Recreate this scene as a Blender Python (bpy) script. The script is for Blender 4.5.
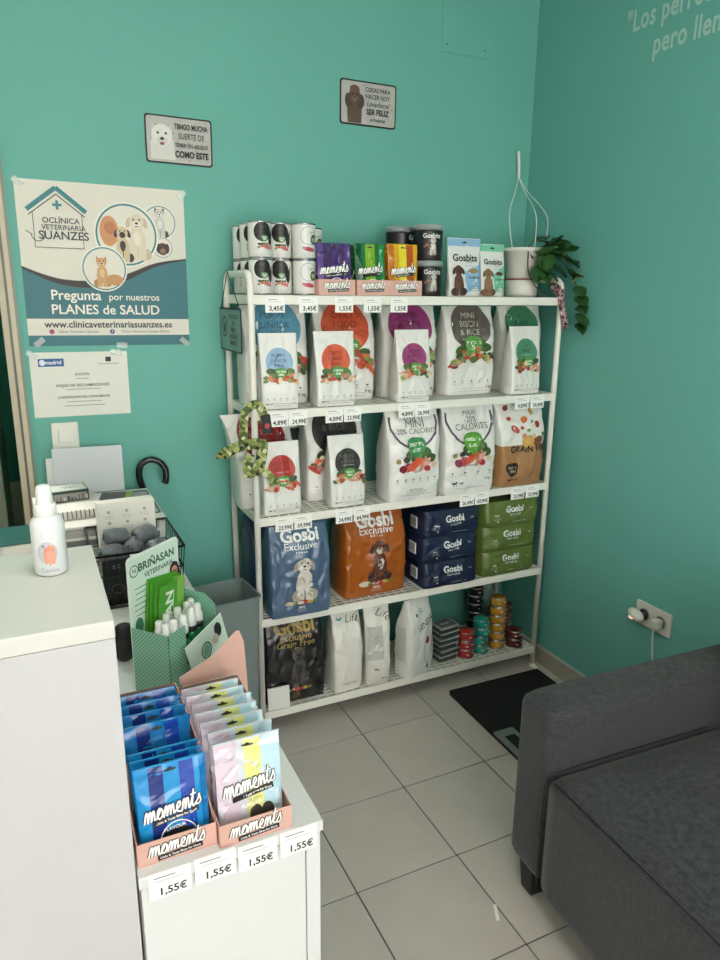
import bpy, bmesh, math, random
from mathutils import Vector, Matrix, noise

# ------------------------------------------------------------------ scene, camera, world, exposure
S = bpy.context.scene
for o in list(bpy.data.objects):
    bpy.data.objects.remove(o)
C = S.collection
R_ = math.radians
PI = math.pi

cam_d = bpy.data.cameras.new('camera')
cam = bpy.data.objects.new('camera', cam_d)
C.objects.link(cam)
CAM = Vector((-1.0252, -2.1177, 1.6207))
yaw, pitch, roll, fpx = 0.4431, -0.2573, 0.0096, 704.16
fw = Vector((math.sin(yaw) * math.cos(pitch), math.cos(yaw) * math.cos(pitch), math.sin(pitch)))
rt = fw.cross(Vector((0, 0, 1))).normalized()
up = rt.cross(fw)
r2 = rt * math.cos(roll) + up * math.sin(roll)
u2 = -rt * math.sin(roll) + up * math.cos(roll)
m3 = Matrix((r2, u2, -fw)).transposed()
cam.matrix_world = Matrix.Translation(CAM) @ m3.to_4x4()
cam_d.sensor_fit = 'VERTICAL'
cam_d.sensor_height = 36.0
cam_d.lens = fpx * 36.0 / 960.0
cam_d.clip_start = 0.02
S.camera = cam

w = bpy.data.worlds.new('overcast_sky')
S.world = w
w.use_nodes = True
bg = w.node_tree.nodes['Background']
bg.inputs[0].default_value = (1.0, 0.985, 0.95, 1)
bg.inputs[1].default_value = 5.6
LAMP = 12.0            # strength of the ceiling light diffusers

S.view_settings.view_transform = 'Standard'
S.view_settings.look = 'None'
S.view_settings.gamma = 1.0
S.view_settings.use_curve_mapping = False
S.view_settings.exposure = 0.30
S.cycles.use_denoising = True
S.cycles.max_bounces = 10
S.cycles.diffuse_bounces = 6
S.cycles.caustics_reflective = False
S.cycles.caustics_refractive = False

# ------------------------------------------------------------------ materials
def lin(h):
    h = h.lstrip('#')
    out = []
    for i in (0, 2, 4):
        v = int(h[i:i + 2], 16) / 255
        out.append(v / 12.92 if v <= 0.04045 else ((v + 0.055) / 1.055) ** 2.4)
    return (out[0], out[1], out[2], 1)

_M = {}
def mat(h, rough=0.5, metal=0.0, var=0.05, scale=35.0, bump=0.0, bscale=250.0, key=None, coat=0.0, rnd=0.0, sheen=0.0):
    k = key or (h, rough, metal, var, scale, bump, bscale, coat, rnd, sheen)
    if k in _M:
        return _M[k]
    m = bpy.data.materials.new(key or ('surface_' + h.lstrip('#')))
    m.use_nodes = True
    nt = m.node_tree
    b = nt.nodes['Principled BSDF']
    c = lin(h)
    b.inputs['Base Color'].default_value = c
    b.inputs['Roughness'].default_value = rough
    b.inputs['Metallic'].default_value = metal
    if coat:
        b.inputs['Coat Weight'].default_value = coat
        b.inputs['Coat Roughness'].default_value = 0.15
    if sheen:
        b.inputs['Sheen Weight'].default_value = sheen
    tc = nt.nodes.new('ShaderNodeTexCoord')
    if var:
        n = nt.nodes.new('ShaderNodeTexNoise')
        n.inputs['Scale'].default_value = scale
        n.inputs['Detail'].default_value = 3
        nt.links.new(tc.outputs['Object'], n.inputs['Vector'])
        mp = nt.nodes.new('ShaderNodeMapRange')
        mp.inputs[1].default_value = 0.25
        mp.inputs[2].default_value = 0.75
        mp.inputs[3].default_value = 1 - var
        mp.inputs[4].default_value = 1 + var
        nt.links.new(n.outputs[0], mp.inputs[0])
        src = mp.outputs[0]
        if rnd:
            oi = nt.nodes.new('ShaderNodeObjectInfo')
            mr = nt.nodes.new('ShaderNodeMapRange')
            mr.inputs[3].default_value = 1 - rnd
            mr.inputs[4].default_value = 1 + rnd
            nt.links.new(oi.outputs['Random'], mr.inputs[0])
            mu = nt.nodes.new('ShaderNodeMath')
            mu.operation = 'MULTIPLY'
            nt.links.new(src, mu.inputs[0])
            nt.links.new(mr.outputs[0], mu.inputs[1])
            src = mu.outputs[0]
        vm = nt.nodes.new('ShaderNodeVectorMath')
        vm.operation = 'SCALE'
        vm.inputs[0].default_value = c[:3]
        nt.links.new(src, vm.inputs['Scale'])
        nt.links.new(vm.outputs[0], b.inputs['Base Color'])
    if bump:
        n2 = nt.nodes.new('ShaderNodeTexNoise')
        n2.inputs['Scale'].default_value = bscale
        n2.inputs['Detail'].default_value = 4
        nt.links.new(tc.outputs['Object'], n2.inputs['Vector'])
        bp = nt.nodes.new('ShaderNodeBump')
        bp.inputs['Strength'].default_value = bump
        bp.inputs['Distance'].default_value = 0.002
        nt.links.new(n2.outputs[0], bp.inputs['Height'])
        nt.links.new(bp.outputs[0], b.inputs['Normal'])
    _M[k] = m
    return m

def ink(h, rough=0.5):
    return mat(h, rough, var=0.03, scale=60)

def emis(h, s, key):
    m = bpy.data.materials.new(key)
    m.use_nodes = True
    b = m.node_tree.nodes['Principled BSDF']
    b.inputs['Base Color'].default_value = lin('#ffffff')
    b.inputs['Emission Color'].default_value = lin(h)
    b.inputs['Emission Strength'].default_value = s
    return m

def clear(h, alpha, rough, key):
    """thin clear plastic or glass: tinted transparency with a glossy skin"""
    if key in _M:
        return _M[key]
    m = bpy.data.materials.new(key)
    m.use_nodes = True
    nt = m.node_tree
    b = nt.nodes['Principled BSDF']
    b.inputs['Base Color'].default_value = lin(h)
    b.inputs['Roughness'].default_value = rough
    tr = nt.nodes.new('ShaderNodeBsdfTransparent')
    mix = nt.nodes.new('ShaderNodeMixShader')
    fr = nt.nodes.new('ShaderNodeFresnel')
    fr.inputs['IOR'].default_value = 1.4
    ad = nt.nodes.new('ShaderNodeMath')
    ad.use_clamp = True
    ad.inputs[1].default_value = alpha
    nt.links.new(fr.outputs[0], ad.inputs[0])
    nt.links.new(ad.outputs[0], mix.inputs[0])
    nt.links.new(tr.outputs[0], mix.inputs[1])
    nt.links.new(b.outputs[0], mix.inputs[2])
    nt.links.new(mix.outputs[0], nt.nodes['Material Output'].inputs[0])
    _M[key] = m
    return m

def fabric(h1, h2, key):
    m = mat(h1, 0.95, var=0, key=key, sheen=0.15)
    nt = m.node_tree
    b = nt.nodes['Principled BSDF']
    tc = nt.nodes.new('ShaderNodeTexCoord')
    mp1 = nt.nodes.new('ShaderNodeMapping')
    mp1.inputs['Scale'].default_value = (60, 60, 700)
    mp2 = nt.nodes.new('ShaderNodeMapping')
    mp2.inputs['Scale'].default_value = (700, 700, 60)
    ns = []
    for mp in (mp1, mp2):
        nt.links.new(tc.outputs['Object'], mp.inputs[0])
        n = nt.nodes.new('ShaderNodeTexNoise')
        n.inputs['Scale'].default_value = 1
        n.inputs['Detail'].default_value = 4
        nt.links.new(mp.outputs[0], n.inputs['Vector'])
        ns.append(n)
    ad = nt.nodes.new('ShaderNodeMath')
    nt.links.new(ns[0].outputs[0], ad.inputs[0])
    nt.links.new(ns[1].outputs[0], ad.inputs[1])
    rp = nt.nodes.new('ShaderNodeValToRGB')
    rp.color_ramp.elements[0].position = 0.36
    rp.color_ramp.elements[0].color = lin(h1)
    rp.color_ramp.elements[1].position = 0.66
    rp.color_ramp.elements[1].color = lin(h2)
    hv = nt.nodes.new('ShaderNodeMath')
    hv.operation = 'MULTIPLY'
    hv.inputs[1].default_value = 0.5
    nt.links.new(ad.outputs[0], hv.inputs[0])
    nt.links.new(hv.outputs[0], rp.inputs[0])
    nt.links.new(rp.outputs[0], b.inputs['Base Color'])
    bp = nt.nodes.new('ShaderNodeBump')
    bp.inputs['Strength'].default_value = 0.35
    bp.inputs['Distance'].default_value = 0.001
    nt.links.new(hv.outputs[0], bp.inputs['Height'])
    nt.links.new(bp.outputs[0], b.inputs['Normal'])
    return m

def spotted(base, spots, key, scale=60, rough=0.8):
    """fabric or paper print: voronoi patches of several colours"""
    m = mat(base, rough, var=0, key=key)
    nt = m.node_tree
    b = nt.nodes['Principled BSDF']
    tc = nt.nodes.new('ShaderNodeTexCoord')
    v = nt.nodes.new('ShaderNodeTexVoronoi')
    v.inputs['Scale'].default_value = scale
    nt.links.new(tc.outputs['Object'], v.inputs['Vector'])
    sp = nt.nodes.new('ShaderNodeSeparateColor')
    nt.links.new(v.outputs['Color'], sp.inputs[0])
    rp = nt.nodes.new('ShaderNodeValToRGB')
    rp.color_ramp.interpolation = 'CONSTANT'
    rp.color_ramp.elements[0].color = lin(base)
    rp.color_ramp.elements[0].position = 0
    rp.color_ramp.elements[1].position = spots[0][0]
    rp.color_ramp.elements[1].color = lin(spots[0][1])
    for p, c in spots[1:]:
        e = rp.color_ramp.elements.new(p)
        e.color = lin(c)
    nt.links.new(sp.outputs[0], rp.inputs[0])
    nt.links.new(rp.outputs[0], b.inputs['Base Color'])
    return m

# ------------------------------------------------------------------ mesh helpers
def frame_tube(pts):
    P = [Vector(p) for p in pts]
    T = []
    for i in range(len(P)):
        a = P[max(i - 1, 0)]
        b = P[min(i + 1, len(P) - 1)]
        T.append((b - a).normalized())
    ref = Vector((0, 0, 1)) if abs(T[0].z) < 0.9 else Vector((1, 0, 0))
    N = [(ref - T[0] * ref.dot(T[0])).normalized()]
    for i in range(1, len(P)):
        v = N[-1] - T[i] * N[-1].dot(T[i])
        N.append(v.normalized() if v.length > 1e-6 else N[-1])
    return P, T, N

def smooth_path(pts, k=6):
    """Catmull-Rom through the points"""
    P = [Vector(p) for p in pts]
    out = []
    for i in range(len(P) - 1):
        p0, p1, p2, p3 = P[max(i - 1, 0)], P[i], P[i + 1], P[min(i + 2, len(P) - 1)]
        for j in range(k):
            t = j / k
            out.append(0.5 * ((2 * p1) + (p2 - p0) * t + (2 * p0 - 5 * p1 + 4 * p2 - p3) * t * t + (3 * p1 - p0 - 3 * p2 + p3) * t ** 3))
    out.append(P[-1])
    return out

def rrect(wd, ht, r, n=4):
    pts = []
    for cx, cy, a0 in ((wd / 2 - r, ht / 2 - r, 0), (-wd / 2 + r, ht / 2 - r, 90), (-wd / 2 + r, -ht / 2 + r, 180), (wd / 2 - r, -ht / 2 + r, 270)):
        for i in range(n + 1):
            a = R_(a0 + 90 * i / n)
            pts.append((cx + r * math.cos(a), cy + r * math.sin(a)))
    return pts

class Geo:
    def __init__(s):
        s.V, s.F, s.I, s.SM, s.mats = [], [], [], [], []
        s.mx = Matrix.Identity(4)
    def add(s, V, F, m, smooth=False):
        if m not in s.mats:
            s.mats.append(m)
        k = s.mats.index(m)
        n = len(s.V)
        s.V += [tuple(s.mx @ Vector(v)) for v in V]
        for f in F:
            s.F.append([i + n for i in f])
            s.I.append(k)
            s.SM.append(smooth)
        return s
    def box(s, lo, hi, m, bev=0.0, seg=2):
        lo, hi = Vector(lo), Vector(hi)
        if bev <= 0:
            V = [(x, y, z) for x in (lo.x, hi.x) for y in (lo.y, hi.y) for z in (lo.z, hi.z)]
            F = [(0, 1, 3, 2), (4, 6, 7, 5), (0, 4, 5, 1), (2, 3, 7, 6), (0, 2, 6, 4), (1, 5, 7, 3)]
            return s.add(V, F, m)
        bm = bmesh.new()
        bmesh.ops.create_cube(bm, size=1)
        d = hi - lo
        c = (hi + lo) / 2
        for v in bm.verts:
            v.co = Vector((v.co.x * d.x, v.co.y * d.y, v.co.z * d.z)) + c
        bmesh.ops.bevel(bm, geom=list(bm.edges), offset=min(bev, min(d) * 0.49), segments=seg, profile=0.5, affect='EDGES')
        bm.verts.index_update()
        V = [tuple(v.co) for v in bm.verts]
        F = [[v.index for v in f.verts] for f in bm.faces]
        bm.free()
        return s.add(V, F, m, seg > 2)
    def tube(s, pts, r, m, n=8, closed=False):
        P, T, N = frame_tube(pts)
        V, F = [], []
        for i, p in enumerate(P):
            rr = r[i] if isinstance(r, (list, tuple)) else r
            B = T[i].cross(N[i])
            for j in range(n):
                a = 2 * PI * j / n
                V.append(p + (N[i] * math.cos(a) + B * math.sin(a)) * rr)
        L = len(P)
        for i in range(L - 1 + (1 if closed else 0)):
            i2 = (i + 1) % L
            for j in range(n):
                F.append((i * n + j, i * n + (j + 1) % n, i2 * n + (j + 1) % n, i2 * n + j))
        if not closed:
            F.append(list(range(n))[::-1])
            F.append([(L - 1) * n + j for j in range(n)])
        return s.add(V, F, m, True)
    def ribbon(s, pts, nrm, wd, th, m):
        """flat strap: path, a normal for each point (or one), width, thickness"""
        P = [Vector(p) for p in pts]
        V, F = [], []
        for i, p in enumerate(P):
            t = (P[min(i + 1, len(P) - 1)] - P[max(i - 1, 0)]).normalized()
            n = Vector(nrm[i] if isinstance(nrm[0], (tuple, list, Vector)) else nrm)
            n = (n - t * n.dot(t)).normalized()
            b = t.cross(n)
            for a, c in ((-1, -1), (1, -1), (1, 1), (-1, 1)):
                V.append(p + b * a * wd / 2 + n * c * th / 2)
        for i in range(len(P) - 1):
            for j in range(4):
                F.append((i * 4 + j, i * 4 + (j + 1) % 4, i * 4 + 4 + (j + 1) % 4, i * 4 + 4 + j))
        F.append((3, 2, 1, 0))
        k = (len(P) - 1) * 4
        F.append((k, k + 1, k + 2, k + 3))
        return s.add(V, F, m)
    def lathe(s, prof, m, n=24, c=(0, 0, 0), caps=True, smooth=True):
        V, F = [], []
        for r, z in prof:
            for j in range(n):
                a = 2 * PI * j / n
                V.append((c[0] + r * math.cos(a), c[1] + r * math.sin(a), c[2] + z))
        for i in range(len(prof) - 1):
            for j in range(n):
                F.append((i * n + j, i * n + (j + 1) % n, (i + 1) * n + (j + 1) % n, (i + 1) * n + j))
        if caps:
            F.append(list(range(n))[::-1])
            F.append([(len(prof) - 1) * n + j for j in range(n)])
        return s.add(V, F, m, smooth)
    def prism(s, poly, y0, y1, m, f=None, smooth=False):
        """polygon in the xz plane pushed from y0 to y1"""
        n = len(poly)
        V = [(x, y0, z) for x, z in poly] + [(x, y1, z) for x, z in poly]
        if f:
            V = [f(v) for v in V]
        F = [list(range(n)), [n + i for i in range(n)][::-1]]
        for i in range(n):
            F.append((i, n + i, n + (i + 1) % n, (i + 1) % n))
        return s.add(V, F, m, smooth)
    def build(s, name, parent=None):
        me = bpy.data.meshes.new(name)
        me.from_pydata([tuple(v) for v in s.V], [], s.F)
        for m in s.mats:
            me.materials.append(m)
        me.polygons.foreach_set('material_index', s.I)
        me.polygons.foreach_set('use_smooth', s.SM)
        bm = bmesh.new()
        bm.from_mesh(me)
        bmesh.ops.recalc_face_normals(bm, faces=bm.faces)
        bm.to_mesh(me)
        bm.free()
        me.update()
        o = bpy.data.objects.new(name, me)
        C.objects.link(o)
        if parent:
            o.parent = parent
        return o

def tag(o, label, cat, group=None):
    o['label'] = label
    o['category'] = cat
    if group:
        o['group'] = group
    return o

def thing(name, label, cat, loc=(0, 0, 0), rz=0.0, group=None, rx=0.0, ry=0.0):
    o = bpy.data.objects.new(name, None)
    o.empty_display_size = 0.02
    C.objects.link(o)
    o.location = loc
    o.rotation_euler = (rx, ry, rz)
    return tag(o, label, cat, group)

def struct(o):
    o['kind'] = 'structure'
    return o

def copy_tree(root, loc=None, rot=None, label=None, parent=None, group=None):
    c = root.copy()
    C.objects.link(c)
    if parent:
        c.parent = parent
    if loc is not None:
        c.location = loc
    if rot is not None:
        c.rotation_euler = rot
    if label:
        c['label'] = label
    if group:
        c['group'] = group
    for ch in root.children:
        copy_tree(ch, parent=c)
    return c

# ------------------------------------------------------------------ flat print (lettering, emblems, pictures) laid on a surface
_T = {}
def text2d(s, size, bold=0.0, shear=0.0, align='CENTER', space=1.0):
    k = (s, bold, shear, align, space)
    if k not in _T:
        cu = bpy.data.curves.new('lettering', 'FONT')
        cu.body = s
        cu.size = 1
        cu.offset = bold
        cu.shear = shear
        cu.align_x = align
        cu.align_y = 'CENTER'
        cu.space_character = space
        cu.resolution_u = 3
        ob = bpy.data.objects.new('lettering', cu)
        C.objects.link(ob)
        me = bpy.data.meshes.new_from_object(ob)
        _T[k] = ([(v.co.x, v.co.y) for v in me.vertices], [list(p.vertices) for p in me.polygons])
        bpy.data.objects.remove(ob)
        bpy.data.curves.remove(cu)
        bpy.data.meshes.remove(me)
    V, F = _T[k]
    return [(x * size, y * size) for x, y in V], F

def plane_map(o, ux=(1, 0, 0), uz=(0, 0, 1)):
    o, ux, uz = Vector(o), Vector(ux), Vector(uz)
    n = ux.cross(uz)
    return lambda u, v, off: o + ux * u + uz * v + n * off

def cyl_map(r, c=(0, 0, 0)):
    return lambda u, v, off: Vector((c[0] + (r + off) * math.sin(u / r), c[1] - (r + off) * math.cos(u / r), c[2] + v))

class Print:
    def __init__(s, f, base=0.0005, step=0.00015):
        s.f, s.off, s.step = f, base, step
        s.g = Geo()
    def raw(s, V, F, m):
        s.g.add([s.f(u, v, s.off) for u, v in V], F, m)
        s.off += s.step
        return s
    def poly(s, pts, m, rings=3):
        n = len(pts)
        cx = sum(p[0] for p in pts) / n
        cy = sum(p[1] for p in pts) / n
        V = [(cx, cy)]
        F = []
        for k in range(1, rings + 1):
            t = k / rings
            V += [(cx + (x - cx) * t, cy + (y - cy) * t) for x, y in pts]
        for j in range(n):
            F.append((0, 1 + j, 1 + (j + 1) % n))
        for k in range(rings - 1):
            for j in range(n):
                a, b = 1 + k * n, 1 + (k + 1) * n
                F.append((a + j, b + j, b + (j + 1) % n, a + (j + 1) % n))
        return s.raw(V, F, m)
    def ell(s, cx, cz, rx, rz, m, rot=0.0, n=20, rings=3, egg=0.0):
        c, d = math.cos(rot), math.sin(rot)
        pts = []
        for i in range(n):
            a = 2 * PI * i / n
            x = rx * math.cos(a) * (1 + egg * math.sin(a))
            y = rz * math.sin(a)
            pts.append((cx + x * c - y * d, cz + x * d + y * c))
        return s.poly(pts, m, rings)
    def ring(s, cx, cz, r0, r1, m, a0=0, a1=360, n=40, sx=1.0):
        V, F = [], []
        for i in range(n + 1):
            a = R_(a0 + (a1 - a0) * i / n)
            for r in (r0, r1):
                V.append((cx + r * math.cos(a) * sx, cz + r * math.sin(a)))
        for i in range(n):
            F.append((2 * i, 2 * i + 1, 2 * i + 3, 2 * i + 2))
        return s.raw(V, F, m)
    def rect(s, x0, z0, x1, z1, m, d=0.012):
        nx = max(1, min(30, int(abs(x1 - x0) / d)))
        nz = max(1, min(40, int(abs(z1 - z0) / d)))
        V = [(x0 + (x1 - x0) * i / nx, z0 + (z1 - z0) * j / nz) for j in range(nz + 1) for i in range(nx + 1)]
        F = [(j * (nx + 1) + i, j * (nx + 1) + i + 1, (j + 1) * (nx + 1) + i + 1, (j + 1) * (nx + 1) + i) for j in range(nz) for i in range(nx)]
        return s.raw(V, F, m)
    def bar(s, x0, z0, x1, z1, wd, m):
        a, b = Vector((x0, z0)), Vector((x1, z1))
        t = (b - a).normalized()
        n = Vector((-t.y, t.x)) * wd / 2
        return s.raw([tuple(a - n), tuple(b - n), tuple(b + n), tuple(a + n)], [(0, 1, 2, 3)], m)
    def text(s, t, cx, cz, size, m, bold=0.0, shear=0.0, align='CENTER', rot=0.0, wide=1.0, space=1.0):
        V, F = text2d(t, size, bold, shear, align, space)
        c, d = math.cos(rot), math.sin(rot)
        return s.raw([(cx + x * wide * c - y * d, cz + x * wide * d + y * c) for x, y in V], F, m)
    def build(s, name, parent):
        return s.g.build(name, parent)

def dog(p, cx, cz, h, coat, dark, pale=None, nose='#1b1615', ears='flop', chest=True):
    """sitting dog seen from the front, h tall, feet at cz"""
    c, d = ink(coat), ink(dark)
    q = ink(pale or coat)
    p.ell(cx - h * .17, cz + h * .13, h * .13, h * .13, d)
    p.ell(cx + h * .17, cz + h * .13, h * .13, h * .13, d)
    p.poly([(cx - h * .17, cz), (cx - h * .03, cz - .005 * h), (cx - h * .01, cz + .3 * h), (cx + h * .01, cz + .3 * h), (cx + h * .03, cz), (cx + h * .17, cz),
            (cx + h * .19, cz + .35 * h), (cx + h * .16, cz + .58 * h), (cx + h * .08, cz + .7 * h), (cx - h * .08, cz + .7 * h), (cx - h * .16, cz + .58 * h), (cx - h * .19, cz + .35 * h)], c)
    if chest:
        p.ell(cx, cz + h * .45, h * .08, h * .15, q, egg=.2)
    p.bar(cx, cz, cx, cz + h * .3, h * .02, d)
    for sgn in (-1, 1):
        if ears == 'flop':
            p.ell(cx + sgn * h * .17, cz + h * .8, h * .055, h * .12, d, rot=sgn * .35)
        elif ears == 'up':
            p.poly([(cx + sgn * h * .05, cz + h * .9), (cx + sgn * h * .16, cz + h * 1.04), (cx + sgn * h * .17, cz + h * .82)], d, 1)
        else:
            p.ell(cx + sgn * h * .15, cz + h * .76, h * .09, h * .16, d)
    p.ell(cx, cz + h * .82, h * .155, h * .17, c)
    p.ell(cx, cz + h * .76, h * .085, h * .085, q)
    p.ell(cx, cz + h * .79, h * .035, h * .025, ink(nose), n=10, rings=1)
    p.bar(cx - h * .04, cz + h * .72, cx + h * .04, cz + h * .72, h * .018, ink(nose))
    for sgn in (-1, 1):
        p.ell(cx + sgn * h * .065, cz + h * .865, h * .022, h * .022, ink('#201612'), n=8, rings=1)

VEG = ['#c4552a', '#b23330', '#4f6b34', '#d7a878', '#7b1f33', '#8fa05a', '#e0895f', '#35502a', '#c77c79', '#e3cfae']
def veg(p, cx, cz, wd, seed, n=13):
    """heap of printed vegetables, meat and leaves under the badge"""
    rr = random.Random(seed)
    for i in range(4):
        p.ell(cx + wd * (-.26 + .17 * i), cz + wd * rr.uniform(.08, .15), wd * .13, wd * .08, ink(rr.choice(['#3f5c2c', '#55763a', '#2f4a26'])), rot=rr.uniform(-.9, .9), n=9, rings=1)
    for i in range(n + 6):
        t = rr.uniform(-1, 1)
        x = cx + wd * .42 * t
        z = cz + wd * (.10 * (1 - t * t) - .10 + rr.uniform(-.09, .10))
        k = rr.random()
        if k < .42:
            p.ell(x, z, wd * rr.uniform(.05, .085), wd * rr.uniform(.045, .07), ink(rr.choice(VEG)), n=9, rings=1)
        elif k < .78:
            p.ell(x, z, wd * .13, wd * .036, ink(rr.choice(['#c9602f', '#c98a76', '#b8433a', '#c5683c', '#d9b9a0'])), rot=rr.uniform(-.9, .9), n=9, rings=1)
        else:
            p.ell(x, z, wd * .07, wd * .045, ink(rr.choice(['#4c6a33', '#37552b', '#6c8846'])), rot=rr.uniform(-1, 1), n=7, rings=1)

def badge(p, cx, cz, wd, col='#5a9649', t1='natura', t2='diet', tc='#eef2e6'):
    pts = []
    for i in range(20):
        a = 2 * PI * i / 20
        r = .5 * (1 + .06 * math.sin(3 * a + .4))
        pts.append((cx + wd * r * math.cos(a), cz + wd * .46 * r / .5 * math.sin(a) + wd * .04 * math.cos(2 * a)))
    p.poly(pts, ink(col))
    p.text(t1, cx, cz + wd * .1, wd * .31, ink(tc), bold=.02)
    p.text(t2, cx, cz - wd * .16, wd * .31, ink(tc), bold=.02)

def icons(p, cx, cz, wd, n=5, col='#5b5d58'):
    for i in range(n):
        x = cx + wd * (-.5 + i / (n - 1))
        p.ell(x, cz, wd * .022, wd * .022, ink(col), n=7, rings=1)
        p.bar(x - wd * .045, cz - wd * .06, x + wd * .045, cz - wd * .06, wd * .01, ink('#8d8e89'))

def tinylines(p, cx, cz, wd, n, gap, col='#7f807b', th=.0012):
    rr = random.Random(int(abs(cx * 991 + cz * 377) * 1000))
    for i in range(n):
        l = wd * rr.uniform(.7, 1)
        p.bar(cx - l / 2, cz - i * gap, cx + l / 2, cz - i * gap, th, ink(col))

def animals(p, cx, cz, s, col='#26262a'):
    for k, x in enumerate((cx - s * .5, cx + s * .5)):
        q = s * (1 if k == 0 else .75)
        p.ell(x, cz, q * .34, q * .12, ink(col), n=8, rings=1)
        p.ell(x + q * .36, cz + q * .14, q * .13, q * .1, ink(col), n=8, rings=1)
        p.bar(x - q * .25, cz, x - q * .3, cz - q * .3, q * .09, ink(col))
        p.bar(x + q * .25, cz, x + q * .28, cz - q * .3, q * .09, ink(col))
        p.bar(x - q * .3, cz + q * .03, x - q * .5, cz + q * .2, q * .06, ink(col))

# ------------------------------------------------------------------ film bags and pouches
class Bag:
    """gusseted bag: local origin at the centre of its base, printed front faces -y"""
    def __init__(s, wd, h, d, seed=0, pinch=.5, n=5.0, topd=.004, fs=0.0, wr=.003, topw=1.02, botw=.97, fall=1.25, sway=0.0):
        s.w, s.h, s.d, s.seed, s.pinch, s.n = wd, h, d, seed, pinch, n
        s.topd, s.fs, s.wr, s.topw, s.botw, s.fall, s.sway = topd, fs, wr, topw, botw, fall, sway
    def sec(s, t):
        B = s.d / 2
        b = B * (.93 + .07 * min(1, t / .08)) * (1 + .07 * math.sin(PI * min(1, t / max(s.pinch, .2))))
        if t > s.pinch:
            k = ((t - s.pinch) / (1 - s.pinch)) ** s.fall
            k = k * k * (3 - 2 * k) * .5 + k * .5
            b = b * (1 - k) + s.topd / 2 * k
        a = s.w / 2 * (s.botw + (1 - s.botw) * min(1, t / .12))
        if t > s.pinch:
            a *= 1 + (s.topw - 1) * ((t - s.pinch) / (1 - s.pinch))
        yc = -s.fs * (B - b)
        return a, b, yc
    def wrk(s, x, z):
        q = Vector((x * 9, z * 6, s.seed * 7.3))
        v = noise.noise(q) * s.wr
        q2 = Vector((x * 16 + z * 7, z * 13 - x * 5, s.seed * 3.1 + 20))
        c = max(0, 1 - abs(noise.noise(q2)) * 4.5)
        q3 = Vector((x * 11 - z * 12, z * 8 + x * 9, s.seed * 5.7 + 50))
        c2 = max(0, 1 - abs(noise.noise(q3)) * 5)
        e = min(1, 6 * (1 - z / s.h) + .25)
        q4 = Vector((x * 34 + 3, z * 26, s.seed * 2.3 + 9))
        return (v * 1.3 + s.wr * .9 * c * c - s.wr * .8 * c2 * c2 + s.wr * .28 * noise.noise(q4)) * e * min(1, .35 + z / s.h * 4)
    def front(s, u, z, off=0.0):
        t = min(max(z / s.h, 0), 1)
        a, b, yc = s.sec(t)
        k = min(abs(u) / a, .985)
        y = b * (1 - k ** s.n) ** (1 / s.n)
        return Vector((u + s.sway * t * t, yc - y - s.wrk(u, z) - off, z))
    def body(s, m, name, parent, nu=44, nz=26, m2=None, split=None):
        V, F = [], []
        g = Geo()
        h2 = nu // 2
        for i in range(nz + 1):
            t = i / nz
            z = t * s.h
            a, b, yc = s.sec(t)
            for j in range(nu):
                fr = j < h2
                q = (j if fr else j - h2) / h2
                k = (-1 + 2 * q) * .55 - math.cos(PI * q) * .45
                if not fr:
                    k = -k
                edge = max(0, 1 - abs(k) ** s.n) ** (1 / s.n)
                y = -b * edge if fr else b * edge
                x = k * a
                wq = s.wrk(x, z)
                y2 = yc + y - wq if fr else yc + y + wq
                if abs(k) > .9999:
                    x -= math.copysign(.45 * min(b, .022) * (1 if .10 < t < .96 else .15), k)
                    y2 = yc
                V.append((x + s.sway * t * t, y2, z))
        for i in range(nz):
            for j in range(nu):
                F.append((i * nu + j, i * nu + (j + 1) % nu, (i + 1) * nu + (j + 1) % nu, (i + 1) * nu + j))
        if m2 is not None:
            k = int(nz * split) * nu
            g.add(V, F[:k], m, True)
            g.add(V, F[k:], m2, True)
        else:
            g.add(V, F, m, True)
        g.add(V, [list(range(nu))[::-1], [nz * nu + j for j in range(nu)]], m2 or m, False)
        return g.build(name, parent)
    def pr(s, base=0.0009):
        return Print(s.front, base)

WHITEFILM = mat('#e2e1dc', .33, var=.03, scale=12, bump=.35, bscale=38, key='white_bag_film')
# ------------------------------------------------------------------ the room
XR, YB, XL, YF, ZC = 0.975, 0.47, -2.35, -4.6, 2.95
TEAL = mat('#66ac9e', .62, var=.025, scale=3.5, bump=.12, bscale=320, key='teal_wall_paint')
TEAL2 = mat('#68ada3', .62, var=.025, scale=3.5, bump=.12, bscale=320, key='teal_wall_paint_brightened')  # same paint as the back wall, colour lifted to brighten the right wall
WHITEW = mat('#e9e7e1', .7, var=.02, scale=4, bump=.1, bscale=300, key='white_wall_paint')
GROUT = mat('#4d4943', .9, var=.1, key='floor_grout')
TILE = mat('#b9b2aa', .42, var=.05, scale=9, bump=.06, bscale=500, key='grey_floor_tile', rnd=.035)
JAMB = mat('#b5ab98', .5, var=.05, key='door_frame_beige')

g = Geo()
g.box((XL - .1, YF - .1, -.1), (XR + .1, 2.3, -.004), GROUT)
floor = struct(g.build('floor'))
ts, gap = .33, .004
g = Geo()
g.box((gap / 2, gap / 2, -.006), (ts - gap / 2, ts - gap / 2, 0), TILE, bev=.0012, seg=1)
tile0 = g.build('floor_tile', floor)
first = True
for i in range(-8, 3):
    for j in range(-14, 7):
        x, y = i * ts, j * ts
        x0, x1 = max(x, XL), min(x + ts, XR - .002)
        if x1 - x0 < .03:
            continue
        if y >= YB and x0 > -1.03:
            continue
        t = tile0 if first else tile0.copy()
        if not first:
            C.objects.link(t)
        first = False
        t.location = (x0, y, 0)
        t.scale = ((x1 - x0) / ts, 1, 1)

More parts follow.
